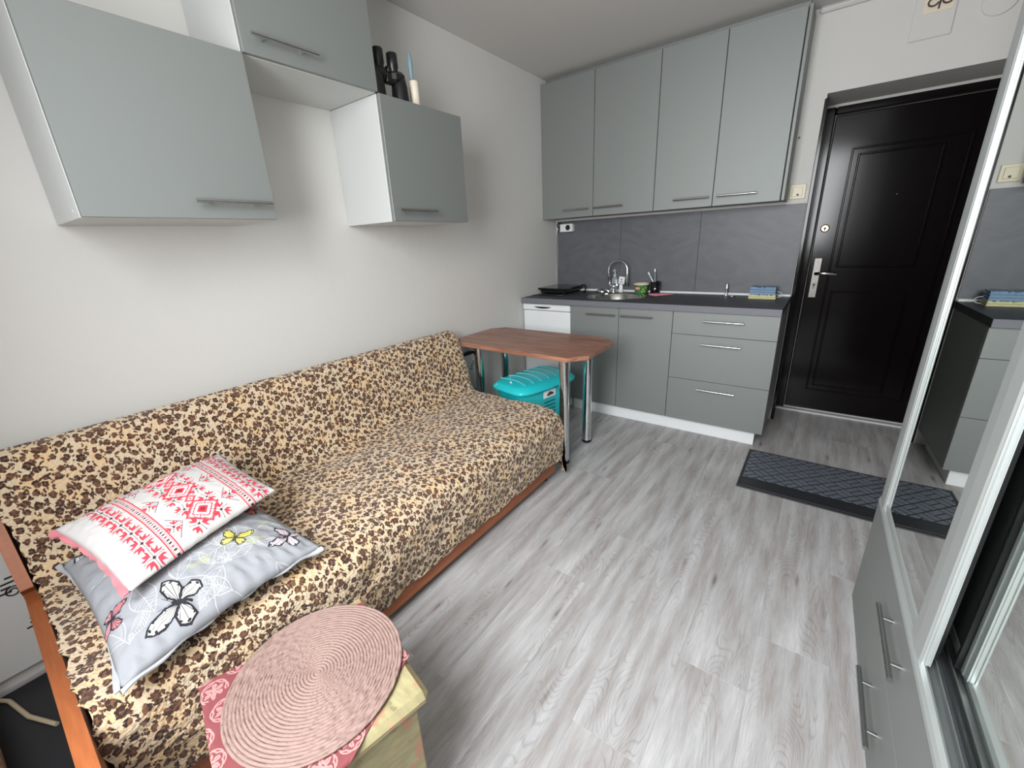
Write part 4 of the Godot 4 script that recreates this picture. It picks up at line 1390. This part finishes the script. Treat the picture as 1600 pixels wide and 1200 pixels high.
	single("power_cord", tubed([Vector3(0.262, T + 0.02, 0.08), Vector3(0.285, T + 0.056, 0.078), Vector3(0.308, T + 0.052, 0.08), Vector3(0.322, T + 0.02, 0.10), Vector3(0.318, T + 0.0045, 0.13), Vector3(0.35, T + 0.0065, 0.16)], 0.006, 10), M.black, "short black cord looping out behind the portable hob", "cord")
	single("power_cord", tubed([Vector3(0.03, T + 0.0045, 0.45), Vector3(0.05, T + 0.0045, 0.42), Vector3(0.12, T + 0.0045, 0.40), Vector3(0.2, T + 0.0045, 0.41), Vector3(0.27, T + 0.0045, 0.37)], 0.004, 8), M.black, "black cord lying on the worktop in front of the portable hob", "cord")

func cloth_slab(outline: Array, y: float, h: float, seed_n: int) -> SurfaceTool:
	var st := new_st()
	st.set_smooth_group(1)
	var n := noise(seed_n, 20.0, 2)
	var c := Vector2.ZERO
	for p in outline:
		c += p / outline.size()
	var rim := []
	for i in outline.size():
		for k in 5:
			rim.append(outline[i].lerp(outline[(i + 1) % outline.size()], k / 5.0))
	var R := 5
	for i in rim.size():
		var i2 := (i + 1) % rim.size()
		var prev_a := Vector3(c.x, y + h * 0.7, c.y)
		var prev_b := prev_a
		for k in range(1, R + 1):
			var t := float(k) / R
			var pa: Vector2 = c.lerp(rim[i], t)
			var pb: Vector2 = c.lerp(rim[i2], t)
			var ha := h * (0.6 + 0.6 * n.get_noise_2dv(pa)) * (1.0 if k < R else 0.5)
			var hb := h * (0.6 + 0.6 * n.get_noise_2dv(pb)) * (1.0 if k < R else 0.5)
			var a := Vector3(pa.x, y + maxf(ha, 0.002), pa.y)
			var b := Vector3(pb.x, y + maxf(hb, 0.002), pb.y)
			if k == 1:
				tri(st, prev_a, a, b, Vector3.UP)
			else:
				quad(st, prev_a, a, b, prev_b, Vector3.UP)
			prev_a = a
			prev_b = b
		var o2: Vector2 = (rim[i] + rim[i2]) / 2.0 - c
		quad(st, prev_a, prev_b, Vector3(prev_b.x, y, prev_b.z), Vector3(prev_a.x, y, prev_a.z), Vector3(o2.x, 0, o2.y))
		tri(st, Vector3(prev_a.x, y, prev_a.z), Vector3(prev_b.x, y, prev_b.z), Vector3(c.x, y, c.y), Vector3.DOWN)
	return st

# a folded towel: layers with a rounded fold at the front and a soft top
func folded(lo: Vector3, hi: Vector3, layers: int, seed_n: int) -> SurfaceTool:
	var st := new_st()
	var n := noise(seed_n, 12.0, 2)
	var lh := (hi.y - lo.y) / layers
	for l in layers:
		var y0 := lo.y + l * lh
		var f := func(u: float, v: float) -> Array:
			var a := TAU * v
			# rounded rectangle section in (z, y)
			var cz := clampf(cos(a) * 1.35, -1, 1)
			var cy := clampf(sin(a) * 1.35, -1, 1)
			var x := lerpf(lo.x, hi.x, u) + n.get_noise_2d(v * 2.0, l * 5.0) * 0.003
			var z := (lo.z + hi.z) / 2.0 + cz * (hi.z - lo.z) / 2.0 + n.get_noise_2d(u * 3.0, l * 3.0) * 0.004
			var y := y0 + lh / 2.0 + cy * lh / 2.0
			if l == layers - 1 and cy > 0.3:
				y += n.get_noise_2d(u * 2.0 + 4.0, 1.0) * 0.010
			return [Vector3(x, maxf(y, lo.y), z), Vector2(u, v)]
		grid(st, 20, 24, f, true)
		for e in [0.0, 1.0]:
			var cc: Vector3 = Vector3(lerpf(lo.x, hi.x, e), y0 + lh / 2.0, (lo.z + hi.z) / 2.0)
			for k in 24:
				tri(st, cc, f.call(e, k / 24.0)[0], f.call(e, (k + 1) / 24.0)[0], Vector3(e * 2.0 - 1.0, 0, 0))
	return st

# ------------------------------------------------------------------ the rest
func build_small_things() -> void:
	# socket adapter with its cable under the corner cupboard
	var ad := thing("socket_adapter", "white power adapter block plugged in under the corner wall cupboard", "adapter", Vector3(0.115, 1.365, 0.009))
	part("body", box(Vector3(0.056, 1.335, 0.009), Vector3(0.172, 1.397, 0.055), 0.006), M.white_gloss, ad)
	var hl := new_st()
	tube(hl, [Vector3(0.132, 1.367, 0.054), Vector3(0.132, 1.367, 0.0562)], 0.021, 24)
	part("socket_hole", hl, M.black, ad)
	part("socket_hole", tubed([Vector3(0.057, 1.365, 0.032), Vector3(0.0545, 1.365, 0.032)], 0.015, 18), M.cable_grey, ad)
	single("plug_cable", tubed([Vector3(0.054, 1.365, 0.032), Vector3(0.035, 1.363, 0.03), Vector3(0.02, 1.345, 0.024), Vector3(0.012, 1.30, 0.02), Vector3(0.010, 1.2, 0.02), Vector3(0.014, 1.0, 0.021), Vector3(0.016, 0.88, 0.03), Vector3(0.02, 0.866, 0.04)], 0.0035, 8), M.cable_grey, "thin grey cable hanging from the power adapter down to the worktop", "cable")
	single("plug_cable", tubed([Vector3(0.055, 1.40, 0.03), Vector3(0.03, 1.412, 0.03), Vector3(0.018, 1.395, 0.03), Vector3(0.022, 1.375, 0.03), Vector3(0.04, 1.372, 0.03), Vector3(0.054, 1.38, 0.03)], 0.0035, 8), M.black, "short black cable curling beside the power adapter", "cable")
	# light switch
	var sw := thing("light_switch", "square beige light switch between upper cupboard and entrance door", "switch", Vector3(1.679, 1.485, 0))
	part("frame", box(Vector3(1.638, 1.444, 0.0), Vector3(1.720, 1.526, 0.009), 0.003), M.beige, sw)
	part("rocker", box(Vector3(1.653, 1.459, 0.009), Vector3(1.705, 1.511, 0.013), 0.003), M.beige, sw)
	part("lamp_dot", tubed([Vector3(1.682, 1.468, 0.0125), Vector3(1.682, 1.468, 0.0138)], 0.006, 12), M.wire, sw)
	single("wall_plug", tubed([Vector3(1.643, 1.778, 0.0), Vector3(1.643, 1.778, 0.003)], 0.006, 12), M.black, "tiny black wall plug beside the upper cupboard's end", "wall plug")
	# junction plate with loose wires
	var jp := thing("junction_cover", "painted square cover plate with wire ends above the entrance door", "cover plate", Vector3(2.12, 2.23, 0))
	part("plate", box(Vector3(2.042, 2.131, 0.0), Vector3(2.198, 2.355, 0.010), 0.004), M.wall, jp)
	part("patch", box(Vector3(2.075, 2.235, 0.010), Vector3(2.185, 2.345, 0.0125), 0.002), M.cream, jp)
	for q in [[2.108, 1.0], [2.158, -1.0]]:
		var lp := []
		for k in 12:
			var a: float = TAU * k / 14.0 * q[1] + 1.0
			lp.append(Vector3(q[0] + cos(a) * 0.019, 2.275 + sin(a) * 0.017, 0.018 + 0.001 * k))
		part("wire_end", tubed(lp, 0.0032, 8), M.wire, jp)
	part("wire_end", tubed([Vector3(2.133, 2.345, 0.016), Vector3(2.134, 2.30, 0.018), Vector3(2.131, 2.245, 0.015)], 0.0035, 8), M.wire, jp)
	single("round_cover", tubed([Vector3(2.342, 2.222, 0.0), Vector3(2.342, 2.222, 0.006), Vector3(2.342, 2.222, 0.009)], [0.062, 0.062, 0.058], 40), M.wall, "round painted cover plate on the wall above the entrance door", "cover plate")
	# doormat
	var dm := thing("doormat", "black rubber doormat with a raised basket-weave pattern by the entrance", "doormat", Vector3(2.06, 0, 0.82))
	part("base", box(Vector3(1.685, 0.0, 0.585), Vector3(2.42, 0.007, 1.05), 0.003), M.rubber, dm)
	part("front_band", box(Vector3(1.697, 0.006, 0.938), Vector3(2.408, 0.0112, 1.038), 0.002), M.rubber, dm)
	part("rim", box(Vector3(1.686, 0.006, 0.586), Vector3(1.698, 0.0114, 1.049), 0.002), M.rubber, dm)
	part("rim", box(Vector3(2.407, 0.006, 0.586), Vector3(2.419, 0.0114, 1.049), 0.002), M.rubber, dm)
	part("rim", box(Vector3(1.698, 0.006, 0.586), Vector3(2.407, 0.0114, 0.596), 0.002), M.rubber, dm)
	# blocks of two rubber bars, turned at right angles from block to block, laid on the diagonal
	var B := 0.064
	var diag := PI / 4.0
	var field := PackedVector2Array([Vector2(1.6985, 0.5965), Vector2(2.4065, 0.5965), Vector2(2.4065, 0.9375), Vector2(1.6985, 0.9375)])
	for i in range(-9, 10):
		for j in range(-9, 10):
			var flip := posmod(i + j, 2)
			for k in [-1.0, 1.0]:
				var l := 0.0282
				var hw := 0.0120
				var c := Vector2(i * B, j * B) + (Vector2(0, k * B / 4.0) if flip == 0 else Vector2(k * B / 4.0, 0))
				var e := Vector2(l, hw) if flip == 0 else Vector2(hw, l)
				var poly := PackedVector2Array()
				for q in [Vector2(-1, -1), Vector2(1, -1), Vector2(1, 1), Vector2(-1, 1)]:
					poly.append((c + e * q).rotated(diag) + Vector2(2.052, 0.765))
				var cut := Geometry2D.intersect_polygons(poly, field)
				if cut.size() == 0:
					continue
				var bar := new_st()
				slab(bar, Array(cut[0]), 0.0066, 0.0106, 0.0022)
				part("rubber_bar", bar, M.mat_tile, dm)
	laundry_basket()
	# binoculars standing on the wall cupboard
	var bi := thing("binoculars", "black binoculars standing upright on the wall cupboard", "binoculars", Vector3(0.26, 1.86, 1.86))
	for q in [[1.905, 1.0], [1.832, -1.0]]:
		var zc: float = q[0]
		var b := new_st()
		var bz: float = zc - 0.026 * (1.0 if q[1] < 0 else -1.0)
		lathe(b, Vector3(0.27, 1.8605, bz), [Vector2(0, 0), Vector2(0.036, 0), Vector2(0.038, 0.004), Vector2(0.037, 0.02), Vector2(0.034, 0.07), Vector2(0.028, 0.10), Vector2(0, 0.104)], 24)
		bx(b, Vector3(0.245, 1.935, minf(zc, bz) - 0.024), Vector3(0.297, 1.985, maxf(zc, bz) + 0.022), 0.014)
		part("barrel", b, M.black, bi)
		part("eyepiece", lathed(Vector3(0.27, 1.975, zc), [Vector2(0.02, 0), Vector2(0.02, 0.015), Vector2(0.0225, 0.02), Vector2(0.0225, 0.07), Vector2(0.019, 0.073), Vector2(0.014, 0.072), Vector2(0.0, 0.068)], 24), M.black, bi)
	part("bridge", box(Vector3(0.256, 1.93, 1.835), Vector3(0.284, 1.972, 1.882), 0.006), M.black, bi)
	part("focus_wheel", lathed(Vector3(0.27, 1.972, 1.858), [Vector2(0, 0), Vector2(0.013, 0), Vector2(0.014, 0.004), Vector2(0.014, 0.018), Vector2(0.012, 0.022), Vector2(0, 0.022)], 20), M.black, bi)
	# cream holder with the pale blue taper
	var hd := thing("brush_holder", "cream cylinder on the wall cupboard, right of the binoculars", "holder", Vector3(0.27, 1.86, 1.727))
	part("cylinder", lathed(Vector3(0.27, 1.8605, 1.722), [Vector2(0, 0), Vector2(0.021, 0), Vector2(0.021, 0.108), Vector2(0.019, 0.112), Vector2(0.010, 0.113), Vector2(0.0, 0.113)], 24), M.cream, hd)
	single("brush", lathed(Vector3(0.27, 1.9738, 1.731), [Vector2(0, 0), Vector2(0.0055, 0), Vector2(0.007, 0.02), Vector2(0.0105, 0.05), Vector2(0.0105, 0.065), Vector2(0.008, 0.085), Vector2(0.006, 0.103), Vector2(0, 0.104)], 18), M.blue_pale, "slender pale blue tapered stick standing in the cream cylinder", "brush")
	# printed board between sofa and wall
	var pbd := thing("printed_board", "white printed packing board standing between the sofa and the wall", "board", Vector3(0.015, 0, 2.35))
	part("sheet", box(Vector3(0.002, 0.05, 1.185), Vector3(0.026, 0.562, 3.52), 0.002), M.board, pbd)
	part("top_edge", box(Vector3(0.001, 0.562, 1.19), Vector3(0.030, 0.582, 3.52), 0.004), M.black, pbd)
	var marks := new_st()
	for z0 in [3.385, 3.405, 1.245]:
		for q in [[0.02, 0.020], [0.035, 0.014], [0.05, 0.024], [0.066, 0.016]]:
			var yb: float = (0.16 if z0 == 3.385 else (0.305 if z0 == 3.405 else 0.44)) + q[0]
			var zz: float = z0 - q[0] * 0.55
			bx(marks, Vector3(0.0255, yb, zz - q[1]), Vector3(0.0268, yb + 0.006, zz + q[1] * 0.5), 0.0004)
	part("lettering", marks, M.ink, pbd)
	for q in [[0.325, 3.372, 0.020], [0.30, 1.21, 0.014]]:
		var sp := []
		for k in 20:
			var a := k * 0.55
			sp.append(Vector3(0.0265, q[0] + sin(a) * q[2] * (0.35 + k * 0.035), q[1] + cos(a) * q[2] * (0.35 + k * 0.035)))
		part("swirl_logo", tubed(sp, 0.0022, 6), M.ink, pbd)
	# floor clutter at the window end of the sofa
	single("floor_cable", tubed([Vector3(0.30, 0.012, 3.40), Vector3(0.20, 0.012, 3.445), Vector3(0.08, 0.012, 3.475), Vector3(0.04, 0.012, 3.50)], 0.006, 10), M.cable_beige, "beige cable on the floor behind the sofa's window end", "cable")
	single("floor_shade_sheet", box(Vector3(0.03, 0.0, 3.36), Vector3(0.98, 0.0055, ROOM_Z - 0.02), 0.002), M.rubber, "dark sheet added as floor shade under the beige cable at the window end of the sofa", "mat")  # thin dark sheet added to stand in for shade on the floor
	var rg := new_st()
	tube(rg, [Vector3(0.06, 0.081, 3.585), Vector3(0.35, 0.081, 3.565), Vector3(0.75, 0.081, 3.54)], 0.075, 24)
	var roll := single("rolled_rug", rg, M.rug, "rolled beige rug on the floor at the sofa's window end", "rug")

func laundry_basket() -> void:
	var lb := thing("laundry_basket", "turquoise plastic laundry basket with a ribbed lid under the table", "basket", Vector3(0.478, 0, 1.125), "", -0.22)
	var ring := func(k: float, hx: float, hz: float) -> Vector2:
		# rounded rectangle outline
		var a := TAU * k
		var ca := cos(a)
		var sa := sin(a)
		var e := 0.42
		return Vector2(signf(ca) * pow(absf(ca), e) * hx, signf(sa) * pow(absf(sa), e) * hz)
	var c := Vector3.ZERO
	var shell := func(levels: Array) -> SurfaceTool:
		var st := new_st()
		st.set_smooth_group(1)
		for i in levels.size() - 1:
			var p = levels[i]
			var q = levels[i + 1]
			for k in 48:
				var a: Vector2 = ring.call(k / 48.0, p[1], p[2])
				var b: Vector2 = ring.call((k + 1) / 48.0, p[1], p[2])
				var d: Vector2 = ring.call((k + 1) / 48.0, q[1], q[2])
				var e: Vector2 = ring.call(k / 48.0, q[1], q[2])
				var out := Vector3(a.x + b.x, 0, a.y + b.y).normalized() * maxf(0.05, q[0] - p[0]) + Vector3.UP * maxf(0.0, p[1] - q[1])
				quad(st, c + Vector3(a.x, p[0], a.y), c + Vector3(b.x, p[0], b.y), c + Vector3(d.x, q[0], d.y), c + Vector3(e.x, q[0], e.y), out)
		return st
	part("body", shell.call([[0.004, 0.001, 0.001], [0.004, 0.11, 0.19], [0.012, 0.118, 0.2], [0.22, 0.132, 0.222], [0.405, 0.142, 0.238], [0.412, 0.145, 0.242]]), M.teal, lb, true)
	part("lid", shell.call([[0.402, 0.150, 0.248], [0.404, 0.164, 0.262], [0.422, 0.166, 0.264], [0.428, 0.158, 0.254], [0.440, 0.150, 0.246], [0.450, 0.133, 0.226], [0.460, 0.09, 0.16], [0.464, 0.04, 0.08], [0.465, 0.001, 0.001]]), M.teal, lb, true)
	for k in 6:
		var t := (k - 2.5) / 3.0
		var pts := []
		for q in 11:
			var u := q / 10.0 * 2.0 - 1.0
			var z := t * 0.20 + u * u * 0.02
			var x := u * 0.115
			var rr := maxf(absf(x) / 0.152, absf(z) / 0.248)
			var h := 0.4655 - 0.014 * pow(rr, 2.2)
			pts.append(c + Vector3(x, h, z))
		part("lid_rib", tubed(pts, 0.0035, 8), M.teal_light, lb, true)
	part("lid_knob", tubed([c + Vector3(0.0, 0.453, 0.20), c + Vector3(0.0, 0.461, 0.205)], 0.006, 10), M.white_gloss, lb, true)
	for k in 6:
		var y := 0.312 - k * 0.026
		var n0 := 0.132 + (y - 0.22) * 0.055 + 0.001
		part("vent_slot", box(c + Vector3(n0 - 0.004, y - 0.005, -0.045 - k * 0.002), c + Vector3(n0 + 0.001, y + 0.004, 0.055), 0.002), M.teal_dark, lb, true)
	var stk := part("sticker", box(c + Vector3(0.138, 0.343, -0.045), c + Vector3(0.1425, 0.388, 0.06), 0.0005), M.white_gloss, lb, true)
	part("sticker_print", tubed([c + Vector3(0.1425, 0.358, 0.032), c + Vector3(0.1425, 0.370, 0.008), c + Vector3(0.1425, 0.364, -0.02)], [0.005, 0.012, 0.006], 8), M.wire, stk, true)
